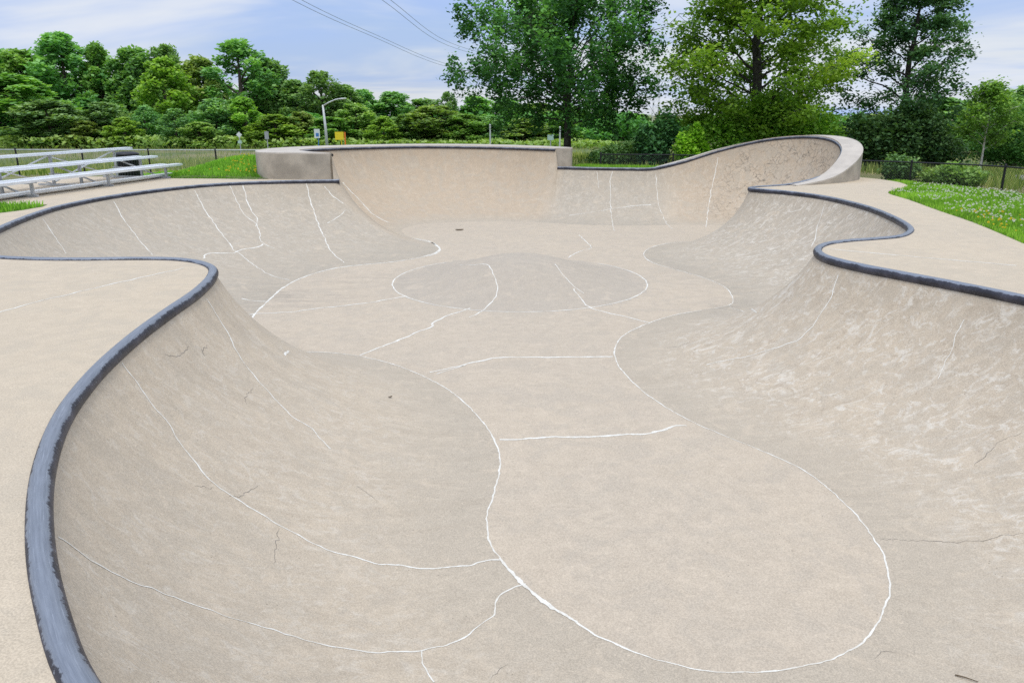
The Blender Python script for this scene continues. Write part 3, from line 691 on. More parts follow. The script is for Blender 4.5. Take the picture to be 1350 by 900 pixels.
# the short returns at both ends, up to the pipe
for q, p in ((a_[0], b_[0]), (b_[-1], a_[-1])):
    out_.add([(q[0], q[1], q[2] - .003), (p[0], p[1], p[2] - .003), (p[0], p[1], lo), (q[0], q[1], lo)], [(0, 1, 2, 3)])
out_.build('wall_face', M_block, ext_wall, False)

# the rising cradle wall on the right
ci = [k for k in range(n_rim) if 3.2 <= rim_i[k] <= 13.2]
cp = rim_pts[ci]; par = rim_i[ci]
ob = []
for i in range(len(cp)):
    t = cp[min(i + 3, len(cp) - 1)] - cp[max(i - 3, 0)]
    nrm = np.array([-t[1], t[0]]) / max(np.hypot(t[0], t[1]), 1e-6) * -SIDE
    w_ = np.interp(par[i], [3.2, 5, 7, 9, 11, 12.4, 13.2], [.28, .36, .52, .60, .52, .36, .26])
    ob.append((cp[i][0] + nrm[0] * w_, cp[i][1] + nrm[1] * w_, cp[i][2]))
ob = np.array(ob); kx = len(cp)
top = MB(); out_ = MB()
top.add([(p[0], p[1], p[2] + .008) for p in cp] + [(p[0], p[1], p[2] + .008) for p in ob] + [(p[0], p[1], p[2] - .03) for p in ob],
        [(i, i + 1, kx + i + 1, kx + i) for i in range(kx - 1)] + [(kx + i, kx + i + 1, 2 * kx + i + 1, 2 * kx + i) for i in range(kx - 1)])
cw = top.build('cradle_wall', M_top, bowl, False)
out_.add([(p[0], p[1], p[2] - .03) for p in ob] + [(p[0], p[1], -.6) for p in ob], [(i, i + 1, kx + i + 1, kx + i) for i in range(kx - 1)])
out_.build('wall_face', M_block, cw, False)

# ------------------------------------------------------------------ deck, and seals and cracks lying on the concrete
me = bpy.data.meshes.new('pavement'); me.from_pydata(deck_v + [(p[0], p[1], 0) for p in deck_loop] + [(p[0], p[1], -.12) for p in deck_loop], [],
    df + [(len(deck_v) + i, len(deck_v) + (i + 1) % len(deck_loop), len(deck_v) + len(deck_loop) + (i + 1) % len(deck_loop), len(deck_v) + len(deck_loop) + i) for i in range(len(deck_loop))])
me.update(); add_mask(me, [(0, 0, 0, 0)] * len(me.vertices))
deck_o = link_mesh('pavement', me, M_deck); tag(deck_o, kind='structure')

def ribbon(pts, wdt, name, parent, mat, lift=.002, ragged=.5, seed=0):
    P = [np.array(p, float) for p in pts]
    R, _ = catmull(P, .025 if min(np.linalg.norm(p) for p in P) < 9 else .05) if len(P) > 2 else (np.array([P[0] + (P[1] - P[0]) * k / 20 for k in range(21)]), None)
    vs = []
    rng = random.Random(seed)
    n = len(R)
    mean_d = sum(np.linalg.norm(p) for p in R) / n
    wdt = wdt * (.85 if mean_d < 9 else .52)
    for i in range(n):
        t = Vector(R[min(i + 1, n - 1)] - R[max(i - 1, 0)])
        if t.length < 1e-6: t = Vector((1, 0, 0))
        t.normalize()
        q = Vector(R[i]); loc, nor, _, _ = bvh.find_nearest(q)
        if nor.z < 0: nor = -nor
        sd_ = nor.cross(t).normalized()
        far = q.length
        wob = noise.noise(q * 5.0 + Vector((seed, 0, 0))) * (.03 if name == 'crack_seal' else .010) + (noise.noise(q * 24 + Vector((seed, 3, 0))) * .030 if name == 'crack' else noise.noise(q * 14 + Vector((seed, 3, 0))) * .010)
        ww = wdt * (1 + ragged * (noise.noise(q * 3.1 + Vector((0, seed, 0))) * 1.1 + noise.noise(q * 11 + Vector((0, seed, 5))) * .8 + noise.noise(q * 42 + Vector((seed, seed, 5))) * 1.0))
        ww = max(ww, wdt * .3) * (.85 + .045 * max(0, q.y - 3))
        taper = min(1, (i + 1) / 4, (n - i) / 4) if name == 'crack' else 1
        c_ = loc + sd_ * wob
        l2, n2, _, _ = bvh.find_nearest(c_ + sd_ * ww * .5 * taper); l3, n3, _, _ = bvh.find_nearest(c_ - sd_ * ww * .5 * taper)
        vs += [tuple(l2 + nor * lift), tuple(l3 + nor * lift)]
    mb = MB(); mb.add(vs, [(2 * i, 2 * i + 1, 2 * i + 3, 2 * i + 2) for i in range(n - 1)])
    return mb.build(name, mat, parent)

for k, (nm, wdt, pts) in enumerate(SEALS):
    if len(pts) < 2: continue
    if nm == 'deck_seal': ribbon(pts, wdt * 2.3, 'crack_seal', deck_o, M_seal, .0015, .4, k)
    elif nm == 'crack': ribbon(pts, wdt * .6, 'crack', bowl, M_crack, .0015, .7, k)
    else: ribbon(pts, wdt, nm, bowl, M_seal, .002, .55, k)
# the long seal along the foot of the walls, and the ring round the mound
i0 = int(np.argmin(np.hypot(F_pts[:, 0] - 5.0, F_pts[:, 1] - 20.45))); i1 = int(np.argmin(np.hypot(F_pts[:, 0] + 3.3, F_pts[:, 1] - 10.44)))
seg = F_pts[i0:i1:3]
ribbon([(p[0], p[1], DEPTH) for p in seg], .024, 'joint_seal', bowl, M_seal, .002, .6, 101)
ia = int(np.argmin(np.hypot(F_pts[:, 0] - .44, F_pts[:, 1] - 4.38))); ib = int(np.argmin(np.hypot(F_pts[:, 0] + .12, F_pts[:, 1] - 5.2)))
ribbon([(p[0], p[1], DEPTH) for p in F_pts[ia:ib:3]], .027, 'joint_seal', bowl, M_seal, .0035, 1.1, 105)
i2 = int(np.argmin(np.hypot(F_pts[:, 0] + 4.37, F_pts[:, 1] - 12.1))); i3 = int(np.argmin(np.hypot(F_pts[:, 0] + 2.73, F_pts[:, 1] - 20.94)))
seg = F_pts[i2:i3:3]
ribbon([(p[0], p[1], DEPTH) for p in seg], .048, 'joint_seal', bowl, M_seal, .002, .6, 102)
ribbon([(HUMP_C[0] + HUMP_R * math.cos(RAD(a)), HUMP_C[1] + HUMP_R * math.sin(RAD(a)), DEPTH) for a in range(-230, 52, 6)], .034, 'joint_seal', bowl, M_seal, .002, .4, 103)

# ------------------------------------------------------------------ terrain
def terrain(x, y):
    x = np.asarray(x, float); y = np.asarray(y, float)
    r = np.sqrt((x / 12) ** 2 + ((y - 13.5) / 15) ** 2)
    z = -.012 - .6 * sstep(.99, 1.28, r) - 1.3 * sstep(1.5, 4.2, r)
    z = z + .55 * np.exp(-((x + 8.9) / 2.2) ** 2 - ((y - 25.6) / 2.2) ** 2)
    z = z + .22 * np.exp(-((x - 4) / 3.0) ** 2 - ((y - 28.5) / 1.0) ** 2) * 0
    return z
g = []
xs = np.concatenate([-np.geomspace(1200, 16, 26), np.arange(-15, 22.1, .5), np.geomspace(23, 1200, 26)])
ys = np.concatenate([-np.geomspace(300, 6, 14), np.arange(-5, 40.1, .5), np.geomspace(41.5, 1500, 30)])
GX, GY = np.meshgrid(xs, ys); GX = GX.ravel() + .003; GY = GY.ravel() + .007
hole = []
L = deck_loop; n = len(L)
area = sum(L[i][0] * L[(i + 1) % n][1] - L[(i + 1) % n][0] * L[i][1] for i in range(n))
sg = 1 if area > 0 else -1
for i in range(n):
    t = L[(i + 1) % n] - L[i - 1]; nn = np.array([-t[1], t[0]]) / np.hypot(*t) * sg
    hole.append(L[i] + nn * .06)
hole = np.array(hole)
ins = inside_np(hole, GX, GY)
dd = np.array([0 if a else (np.min(np.hypot(hole[:, 0] - x, hole[:, 1] - y)) if abs(x) < 20 and -8 < y < 35 else 9) for a, x, y in zip(ins, GX, GY)])
keep = (~ins) & (dd > .2)
tv, tf = cdt([hole], list(zip(GX[keep], GY[keep])))
tf = [f for f in tf if not inside(hole, sum(tv[i][0] for i in f) / len(f), sum(tv[i][1] for i in f) / len(f))]
TV = np.array(tv); TZ = terrain(TV[:, 0], TV[:, 1])

def ground_mat():
    m, nt = new_mat('ground_grass'); N = NT(nt)
    co = N.n('ShaderNodeTexCoord').outputs['Object']
    f1 = N.noise(co, .8, 5, .65); f2 = N.noise(co, 9, 4, .7)
    lawn = N.mix(N.ramp(f2, .3, .7), (.05, .09, .014), (.13, .19, .035))
    lawn = N.mix(N.math('MULTIPLY', N.ramp(f1, .5, .75), .5), lawn, (.13, .17, .04))
    fld = N.mix(N.ramp(N.noise(co, .09, 5, .6), .38, .62), (.10, .15, .035), (.27, .235, .11))
    fld = N.mix(N.math('MULTIPLY', N.ramp(f2, .35, .7), .45), fld, (.08, .10, .03))
    s = N.n('ShaderNodeSeparateXYZ'); N.put(s.inputs[0], co)
    x2 = N.math('POWER', N.math('ABSOLUTE', N.math('DIVIDE', s.outputs[0], 16.0)), 2.0)
    y2 = N.math('POWER', N.math('ABSOLUTE', N.math('DIVIDE', N.math('SUBTRACT', s.outputs[1], 13.0), 20.5)), 2.0)
    r = N.math('SQRT', N.math('ADD', x2, y2))
    k = N.ramp(N.math('ADD', r, N.math('MULTIPLY', N.math('SUBTRACT', f1, .5), .12)), .98, 1.06)
    c = N.mix(k, lawn, fld)
    p = N.n('ShaderNodeBsdfPrincipled', i_Base_Color=c, i_Roughness=.95)
    b = N.n('ShaderNodeBump', i_Strength=.6, i_Distance=.05, i_Height=f2); N.put(p.inputs['Normal'], b.outputs[0])
    N.out(p); return m
me = bpy.data.meshes.new('ground'); me.from_pydata([(x, y, z) for (x, y), z in zip(tv, TZ)], [], tf); me.update()
tag(link_mesh('ground', me, ground_mat(), None, True), kind='structure')

# the road beyond the right-hand fence
rd = MB(); rl = [(17.8, 22), (19, 28), (21.3, 33.5), (25.5, 38), (33, 42), (48, 47)]; rl2 = [(24.3, 20.0), (25.6, 26.5), (28.3, 31), (33, 34.5), (40, 37.5), (54, 41)]
rA, _ = catmull([(*p, 0) for p in rl], .8); rA = resample(rA, 60); rB, _ = catmull([(*p, 0) for p in rl2], .8); rB = resample(rB, 60)
rw = []
for a, b in zip(rA, rB):
    for t in np.linspace(0, 1, 7):
        q = a + (b - a) * t; rw.append((q[0], q[1], float(terrain(q[0], q[1])) + .05))
rd.add(rw, [(i * 7 + j, i * 7 + j + 1, (i + 1) * 7 + j + 1, (i + 1) * 7 + j) for i in range(59) for j in range(6)])
tag(rd.build('road', simple('asphalt', (.26, .25, .25), .9, 0, .12, 2, .2), None, True), kind='structure')

# ------------------------------------------------------------------ grass, clover
def blade_quads(rng, X, Y, Zb, h, wd, lean=.5):
    n = len(X); a = rng.uniform(0, 2 * np.pi, n); b = rng.uniform(0, 2 * np.pi, n)
    hh = h * rng.uniform(.5, 1.2, n); ww = wd * rng.uniform(.6, 1.3, n)
    dx, dy = np.cos(a) * ww / 2, np.sin(a) * ww / 2
    lx, ly = np.cos(b) * hh * lean * rng.uniform(0, 1, n), np.sin(b) * hh * lean * rng.uniform(0, 1, n)
    V = np.zeros((n, 4, 3))
    V[:, 0] = np.stack([X - dx, Y - dy, Zb - .02], 1); V[:, 1] = np.stack([X + dx, Y + dy, Zb - .02], 1)
    V[:, 2] = np.stack([X + dx * .35 + lx, Y + dy * .35 + ly, Zb + hh], 1); V[:, 3] = np.stack([X - dx * .35 + lx, Y - dy * .35 + ly, Zb + hh], 1)
    return V
M_lawn = leaf_mat('lawn_blades', (.06, .12, .014), (.13, .225, .028), (.22, .32, .055), .35)
M_weed = leaf_mat('weed_blades', (.05, .085, .018), (.12, .15, .04), (.27, .26, .11), .3)
rng = np.random.default_rng(3)
def scatter(rng, box, n, excl=True):
    X = rng.uniform(box[0], box[1], n); Y = rng.uniform(box[2], box[3], n)
    if excl:
        k = ~inside_np(deck_loop, X, Y)
        # keep off the raised walls
        k &= ~inside_np(op, X, Y)
        X, Y = X[k], Y[k]
    return X, Y
def lawn(name, boxes, h, wd, mat, seed, cond=None):
    rng = np.random.default_rng(seed); Q = []; T = []
    for bx, n in boxes:
        X, Y = scatter(rng, bx, n)
        if cond is not None:
            k = cond(X, Y); X, Y = X[k], Y[k]
        nz = np.array([noise.noise(Vector((x * .9, y * .9, seed))) for x, y in zip(X, Y)])
        Q.append(blade_quads(rng, X, Y, terrain(X, Y), h * (1 + .5 * nz), wd)); T.append(np.clip(.45 + .45 * nz + rng.normal(0, .22, len(X)), 0, 1))
    me = quads_mesh(name, np.concatenate(Q), np.concatenate(T))
    return tag(link_mesh(name, me, mat), kind='stuff')
fence_line = [(3.6, 31.6), (6.5, 31.2), (9.3, 29.8), (11.4, 28.1), (13.25, 26.6), (15.2, 24.5), (15.55, 21.5), (15.6, 18.5), (15.4, 15.5)]
lawn_zone = np.array([(2.0, 27.0)] + fence_line + [(15.2, 12), (14, 6), (7, 6), (7, 20), (5, 26)])
lawn('lawn_grass', [((7.2, 15.8, 10.5, 27.5), 120000), ((1.5, 10.5, 27.2, 32), 16000)], .085, .022, M_lawn, 11, lambda X, Y: inside_np(lawn_zone, X, Y))
lawn('lawn_grass', [((-15, -6.6, 22.4, 33.8), 60000), ((-13.5, -9.6, 13.2, 15.7), 6000)], .11, .03, M_lawn, 12)
lawn('tall_grass', [((-45, 3, 34.6, 60), 26000), ((2, 30, 32.5, 62), 22000), ((16.0, 30, 14, 40), 15000), ((-90, 70, 60, 100), 20000)], .36, .045, M_weed, 13,
     lambda X, Y: ~inside_np(lawn_zone, X, Y) & ~inside_np(np.vstack([rA, rB[::-1]]), X, Y))

def flowers(name, n_try, cond, r, mat, seed, hgt):
    rng = np.random.default_rng(seed); Q = []
    X, Y = scatter(rng, cond[0], n_try)
    nz = np.array([noise.noise(Vector((x * .8, y * .8, seed * .37))) + .6 * noise.noise(Vector((x * 2.6, y * 2.6, seed))) for x, y in zip(X, Y)])
    k = cond[1](X, Y, nz); X, Y = X[k], Y[k]; Z = terrain(X, Y) + hgt * rng.uniform(.7, 1.25, len(X))
    rr = r * rng.uniform(.7, 1.3, len(X)); n = len(X)
    V = np.zeros((n * 3, 4, 3))
    for q in range(3):
        a = q * np.pi / 3 + .4; ca, sa = np.cos(a), np.sin(a)
        for j, (u, v) in enumerate(((-1, 0), (0, -.8), (1, 0), (0, .9))):
            V[q::3, j] = np.stack([X + ca * u * rr, Y + sa * u * rr, Z + v * rr], 1)
    return tag(link_mesh(name, quads_mesh(name, V, rng.uniform(0, 1, n * 3)), mat), kind='stuff')
M_white = simple('clover_white', (.78, .78, .66), .8, 0, .1, 30); M_yel = simple('yellow_petals', (.78, .64, .05), .7, 0, .12, 30)
edge_d = lambda X, Y: np.array([np.min(np.hypot(deck_loop[:, 0] - x, deck_loop[:, 1] - y)) for x, y in zip(X, Y)])
flowers('clover_flowers', 2700, ((8.2, 13.6, 10.5, 20.2), lambda X, Y, nz: (edge_d(X, Y) < 3.0) & (edge_d(X, Y) > .12) & (nz > -.05)), .017, M_white, 21, .10)
flowers('yellow_flowers', 260, ((7.5, 10.5, 10.6, 14.6), lambda X, Y, nz: (edge_d(X, Y) < 1.0) & (nz > -.05)), .02, M_yel, 22, .10)
flowers('yellow_flowers', 420, ((-10, -6.8, 22.6, 27), lambda X, Y, nz: (nz > .0)), .024, M_yel, 23, .12)

# ------------------------------------------------------------------ fallen bits
def bit(name, label, cat, p, L, wd, rz, mat, curl=.3):
    mb = MB(); vs = []
    for i in range(6):
        t = i / 5 - .5; ww = wd * math.sin(math.pi * (i + .6) / 6.2)
        for s_ in (-1, 1): vs.append((t * L, s_ * ww / 2, abs(t) * L * curl + .006 + (.25 * wd if s_ > 0 else 0)))
    mb.add(vs, [(2 * i, 2 * i + 1, 2 * i + 3, 2 * i + 2) for i in range(5)])
    o = mb.build(name, mat); o.location = p; o.rotation_euler = (0, 0, rz); return tag(o, label, cat)
M_dead = simple('dead_leaf', (.10, .07, .04), .9, 0, .4, 20)
def on_bowl(x, y):
    h = bvh.ray_cast(Vector((x, y, 3)), Vector((0, 0, -1))); return tuple(h[0] + Vector((0, 0, .004)))
bit('fallen_leaf', 'dark dead leaf lying on bowl floor at the foot of the deep wall', 'leaf', on_bowl(-1.55, 22.4), .24, .09, .2, M_dead, .05)
bit('fallen_leaf', 'tiny curled brown leaf lying left of the long curved white seal', 'leaf', on_bowl(-1.43, 8.35), .05, .025, .6, M_dead)
for nm, lab, a, b in (('twig', 'short dark twig lying near the bottom right corner of the bowl', (2.69, 3.83), (2.78, 3.75)), ('twig', 'thin brown twig beside the curved seal in the near right of the bowl', (2.0, 3.55), (2.08, 3.44))):
    pa, pb = Vector(on_bowl(*a)), Vector(on_bowl(*b)); mb = MB(); mid = (pa + pb) / 2 + Vector((0, .004, .006)); mb.tube([pa + Vector((0, 0, .004)), mid, pb + Vector((0, 0, .004))], [.0045, .004, .0025], 6)
    tag(mb.build(nm, M_dead), lab, 'twig')

# ------------------------------------------------------------------ fences
def fence(line, top_z, name, label, M_rail, M_post, M_mesh, post_idx=None, spacing=3.05, follow=False):
    root = empty(name, (line[0][0], line[0][1], 0)); tag(root, label, 'fence')
    off = Vector(root.location)
    P, _ = catmull([(*p, 0) for p in line], .2); Ls = np.concatenate([[0], np.cumsum(np.linalg.norm(np.diff(P, axis=0), axis=1))])
    at = lambda s: (float(np.interp(s, Ls, P[:, 0])), float(np.interp(s, Ls, P[:, 1])))
    n = max(1, round(Ls[-1] / spacing)); ss = np.linspace(0, Ls[-1], n + 1)
    for s in ss:
        x, y = at(s); mb = MB(); gz = float(terrain(x, y))
        mb.tube([Vector((x, y, gz - .2)) - off, Vector((x, y, top_z + .03)) - off], .036, 8)
        mb.tube([Vector((x, y, top_z + .03)) - off, Vector((x, y, top_z + .07)) - off, Vector((x, y, top_z + .085)) - off], [.042, .036, .012], 8)
        mb.build('post', M_post, root)
    rl = MB(); rl.tube([Vector((*at(s), top_z)) - off for s in np.linspace(0, Ls[-1], n * 4 + 1)], .024, 8); rl.build('top_rail', M_rail, root)
    # woven wire: two families of slanting wires, diamond pattern
    ms = MB(); pitch = .085; s = -1.0
    hgt = .82
    while s < Ls[-1] + 1.0:
        for sgn in (1, -1):
            pts = []
            for k in range(5):
                sk = s + sgn * hgt * k / 4
                if not (0 <= sk <= Ls[-1]): continue
                x, y = at(sk); pts.append(Vector((x, y, top_z - hgt * (k / 4))) - off)
            if len(pts) > 1:
                ms.tube([pts[0], pts[-1]], .0033, 3, cap=False)
        s += pitch
    ms.build('chain_link', M_mesh, root)
    return root
M_wire = simple('grey_wire', (.20, .20, .20), .5, .5, .1, 9)
M_bwire = simple('black_wire', (.03, .03, .032), .5, .2, .1, 9)
fence([(-34, 35.0), (-24, 34.7), (-14.6, 34.3), (-11.5, 34.2), (-8.4, 34.2), (-5.3, 34.2), (-1, 34.2)], .27, 'chain_link_fence', 'low chain link fence with pale top rail and dark posts behind the bleachers', M_galv_sheen, M_black, M_wire)  # the top rail's pale colour stands in for reflected sky
fence(fence_line, .22, 'chain_link_fence', 'black chain link fence running along the lawn behind the cradle wall on the right', M_black, M_black, M_bwire, spacing=2.95)

# ------------------------------------------------------------------ bleachers
bl = empty('bleachers', (-9.95, 23.2, 0)); tag(bl, 'low three row aluminium bleachers on the concrete slab at the left', 'bleachers')
bd = Vector((-.14, -.99, 0)).normalized(); bo = Vector((.99, -.14, 0)).normalized()
def bp(along, back, z): return bd * along - bo * back + Vector((0, 0, z))
BLN = 9.2
def plank(name, back, z, wd, inset=0.0):
    mb = MB()
    # ribbed extrusion: deck with a lip on each edge
    mb.bar(bp(inset, back, z), bp(BLN - inset, back, z), wd, .022)
    for e in (-1, 1):
        mb.bar(bp(inset, back + e * (wd / 2 - .008), z - .028), bp(BLN - inset, back + e * (wd / 2 - .008), z - .028), .014, .034)
    for e in (-.5, 0, .5): mb.bar(bp(inset, back + e * wd / 2, z + .0135), bp(BLN - inset, back + e * wd / 2, z + .0135), .016, .005)
    return mb.build(name, M_alu, bl)
SEATS = [(0, .37), (.76, .59), (1.55, .83)]
for b_, z in SEATS:
    plank('seat', b_, z, .26)
for b_, z in ((.26, .10), (.47, .36), (1.22, .585)): plank('footboard', b_, z, .24, .05)
for a_l in (.7, 3.3, 5.95, 8.6):
    mb = MB()
    mb.bar(bp(a_l, -.12, .03), bp(a_l, 2.0, .03), .05, .05)
    for b_, z in SEATS:
        mb.bar(bp(a_l, b_, .05), bp(a_l, b_, z - .05), .06, .06)
        mb.bar(bp(a_l, b_ - .13, z - .045), bp(a_l, b_ + .13, z - .045), .05, .03)
    mb.bar(bp(a_l, .26, .07), bp(a_l, 1.55, .55), .035, .035)
    mb.bar(bp(a_l, .0, .30), bp(a_l, 1.65, .30), .035, .035)
    mb.build('frame', M_galv_sheen, bl)
for a0, a1 in ((.7, 3.3), (3.3, 5.95), (5.95, 8.6)):
    mb = MB(); mb.bar(bp(a0, 1.6, .76), bp(a1, 1.6, .06), .03, .03); mb.bar(bp(a0, 1.64, .06), bp(a1, 1.64, .76), .03, .03)
    mb.build('brace', M_alu, bl)

# ------------------------------------------------------------------ litter bin behind the bleachers
tb = empty('litter_bin', (-13.15, 26.6, float(terrain(-13.15, 26.6)))); tag(tb, 'black slatted litter bin standing behind the right end of the bleachers', 'litter bin')
mb = MB()
for k in range(26):
    a = 2 * math.pi * k / 26
    mb.box((.36 * math.cos(a), .36 * math.sin(a), .58), (.02, .065, 1.02), rz=a)
mb.build('slats', M_black, tb)
mb = MB(); mb.lathe([(.0, .12), (.33, .12), (.335, 1.06), (.31, 1.06), (.30, .2)], 24); mb.build('liner', M_black, tb, True)
mb = MB(); mb.lathe([(.385, 1.02), (.40, 1.04), (.40, 1.09), (.37, 1.12), (.27, 1.16), (.18, 1.165), (.175, 1.13)], 24); mb.build('lid', M_black, tb, True)
mb = MB(); mb.lathe([(.37, .06), (.39, .06), (.39, .12), (.37, .12)], 24); mb.build('base_ring', M_black, tb, True)

# ------------------------------------------------------------------ signs, posts and the lamp beyond the field
def gz(x, y): return float(terrain(x, y))
def sign(name, label, x, y, shape, ztop, mats, pole_mat, tilt=0.0, extra=None):
    z0 = gz(x, y); r = empty(name, (x, y, z0)); tag(r, label, 'sign')
    mb = MB(); mb.tube([(0, .03, -.2), (tilt, .03, ztop - z0)], .045, 8); mb.build('pole', pole_mat, r)
    for k, (cx, cz, wd, hg, rot, mat, dep) in enumerate(shape):
        mb = MB(); mb.box((cx, -.03 - dep, cz - z0), (wd, .025, hg), m=Matrix.Rotation(rot, 3, 'Y')); mb.build('panel', mat, r)
    return r
M_signw = simple('sign_white', (.72, .76, .76), .5, .1, .05, 3); M_signg = simple('sign_grey_back', (.36, .38, .40), .5, .3, .08, 3)
M_signb = simple('sign_blue', (.06, .20, .50), .5, .1, .08, 3); M_signy = simple('sign_yellow', (.80, .62, .02), .5, 0, .06, 3); M_orange = simple('orange_paint', (.75, .20, .02), .5, 0, .1, 3)
M_polew = simple('pale_pole', (.55, .57, .56), .5, .2, .08, 3); M_mint = simple('sign_pale_green', (.42, .58, .52), .5, .1, .08, 3)
sign('road_sign', 'white diamond shaped road sign on a thin post, left of the other signs', -24.3, 70, [(0, 0.0, .36, .36, RAD(45), M_signw, 0), (0, -.62, .34, .26, 0, M_mint, 0)], .25, None, M_galv_sheen)
sign('road_sign', 'plain grey rectangular sign on a post between the diamond sign and the raised concrete wall', -21.85, 70, [(0, -.05, .36, .66, 0, M_signg, 0)], .3, None, M_galv_sheen)
r = sign('parking_sign', 'white and blue parking sign on blue post left of the street lamp', -17.35, 70, [(0, .10, .5, .78, 0, M_signw, 0), (.02, .0, .26, .30, 0, M_signb, .015)], .45, None, M_signb, .12)
r = sign('notice_board', 'bright yellow board with an orange upright beside it, right of the street lamp', -15.45, 71, [(-.15, -.12, .78, .70, 0, M_signy, 0)], -.1, None, M_signy)
mb = MB(); mb.bar((.33, 0, -.1), (.36, 0, 2.1), .11, .11); mb.build('upright', M_orange, r)
# lamp
lx, ly = -16.85, 71.0; z0 = gz(lx, ly)
lp = empty('street_lamp', (lx, ly, z0)); tag(lp, 'pale grey street lamp with one curved arm reaching right', 'street lamp')
mb = MB(); mb.tube([(.10, 0, -.2), (.05, 0, 2.4), (-.06, 0, 4.45)], [.15, .12, .085], 10); mb.build('pole', M_polew, lp, True)
mb = MB(); mb.tube([(-.06, 0, 4.35), (.5, 0, 4.66), (1.1, 0, 4.9), (1.5, 0, 4.97)], [.07, .06, .055, .05], 8); mb.build('arm', M_polew, lp, True)
mb = MB(); mb.lathe([(.02, 0), (.11, .05), (.13, .3), (.10, .62), (.03, .7)], 12)
hd = mb.build('lamp_head', M_polew, lp, True); hd.location = (1.4, 0, 4.95); hd.rotation_euler = (0, RAD(86), 0); hd.scale = (.6, 1, 1)
for px, yy, zt, lab in ((-1.72, 62, 1.0, 'slender white post standing in the field left of the feathery tree trunk'), (3.66, 60, .85, 'slender white post standing in the field just left of the feathery tree trunk base'), (11.1, 61, 1.1, 'slender white post in the field between the feathery tree and the bright green bush')):
    z0 = gz(px, yy); r = empty('marker_post', (px, yy, z0)); tag(r, lab, 'post')
    mb = MB(); mb.tube([(0, 0, -.2), (0, 0, zt - z0 - .1)], .06, 8); mb.build('shaft', M_polew, r); mb = MB(); mb.lathe([(.062, 0), (.075, .02), (.075, .08), (.03, .12), (0, .125)], 10, (0, 0, zt - z0 - .1)); mb.build('cap', M_polew, r, True)
sign('field_sign', 'small pale sign low in the field left of the feathery tree', 3.05, 62, [(0, .0, .5, .42, 0, M_mint, 0)], .1, None, M_galv_sheen)

# pylon and cables
PY = (47.2, 260); z0 = gz(*PY); pl = empty('pylon', (PY[0], PY[1], z0)); tag(pl, 'thin grey lattice pylon far away between the two big trees', 'pylon')
mb = MB(); Hh = 18.5 - z0 * 0
wv = lambda z: 1.1 * (1 - z / Hh) + .25
zs = np.linspace(0, Hh, 9)
for sx in (-1, 1):
    for sy in (-1, 1): mb.tube([(sx * wv(z), sy * wv(z), z) for z in zs], .06, 4)
for a, b in zip(zs[:-1], zs[1:]):
    for sy in (-1, 1): mb.bar((-wv(a), sy * wv(a), a), (wv(b), sy * wv(b), b), .04, .04); mb.bar((wv(a), sy * wv(a), a), (-wv(b), sy * wv(b), b), .04, .04)
mb.build('tower', M_polew, pl)
for z in (13.5, 16.5):
    mb = MB(); mb.bar((-3.4, 0, z), (3.4, 0, z + .2), .09, .09); mb.bar((-3.4, 0, z), (0, 0, z + 1.2), .1, .1); mb.bar((3.4, 0, z), (0, 0, z + 1.2), .1, .1); mb.build('cross_arm', M_polew, pl)
M_cable = simple('cable', (.30, .33, .38), .6, .2, .05, 1)
for lab, pts in (('lowest overhead cable crossing the sky to the pylon', [(-21.5, 52, 13.0), (-18.67, 70, 11.05), (-15.5, 90, 10.0), (-8.83, 125, 8.5), (10, 172, 8.6), (44.5, 260, 11.7)]),
                 ('overhead cable running just above the lowest cable', [(-21.2, 52, 13.3), (-18.37, 70, 11.3), (-15.2, 90, 10.2), (-8.5, 125, 8.8), (10.4, 172, 8.9), (50, 260, 11.8)]),
                 ('topmost overhead cable nearest the feathery tree', [(-14.1, 50, 13.2), (-10.9, 70, 11.45), (-7.3, 110, 10.6), (8.4, 160, 10.9), (50, 260, 14.8)]),
                 ('overhead cable running just below the topmost cable', [(-14.5, 50, 12.9), (-11.27, 70, 11.2), (-7.71, 110, 10.3), (8, 160, 10.6), (44.5, 260, 14.7)])):
    cp_, _ = catmull(pts, 3.0); mb = MB(); mb.tube([tuple(p) for p in cp_], .022, 5)
    tag(mb.build('power_line', M_cable), lab, 'cable')

# ------------------------------------------------------------------ trees
L_locust = leaf_mat('feathery_leaves', (.018, .052, .015), (.040, .102, .026), (.09, .185, .045), .26)
L_syc = leaf_mat('broad_leaves', (.045, .105, .014), (.105, .205, .026), (.22, .33, .05), .34)
L_dark = leaf_mat('dark_leaves', (.020, .052, .021), (.042, .097, .034), (.085, .15, .052), .22)
L_mid = leaf_mat('mid_leaves', (.025, .07, .018), (.055, .13, .03), (.11, .21, .05), .25)
L_far = leaf_mat('far_leaves', (.048, .105, .034), (.092, .178, .055), (.155, .25, .082), .3)
L_farlite = leaf_mat('far_light_leaves', (.06, .11, .018), (.11, .19, .03), (.19, .28, .05), .3)
L_farmid = leaf_mat('far_mid_leaves', (.054, .115, .028), (.105, .195, .045), (.17, .27, .07), .3)
L_birch = leaf_mat('birch_leaves', (.045, .10, .018), (.085, .175, .03), (.16, .27, .05), .3)
L_lite = leaf_mat('yellow_green_leaves', (.07, .14, .012), (.14, .25, .02), (.26, .38, .04), .32)
L_blue = leaf_mat('grey_green_leaves', (.045, .100, .036), (.092, .178, .062), (.165, .26, .095), .25)
L_olive = leaf_mat('olive_leaves', (.058, .10, .025), (.118, .178, .045), (.21, .265, .08), .28)

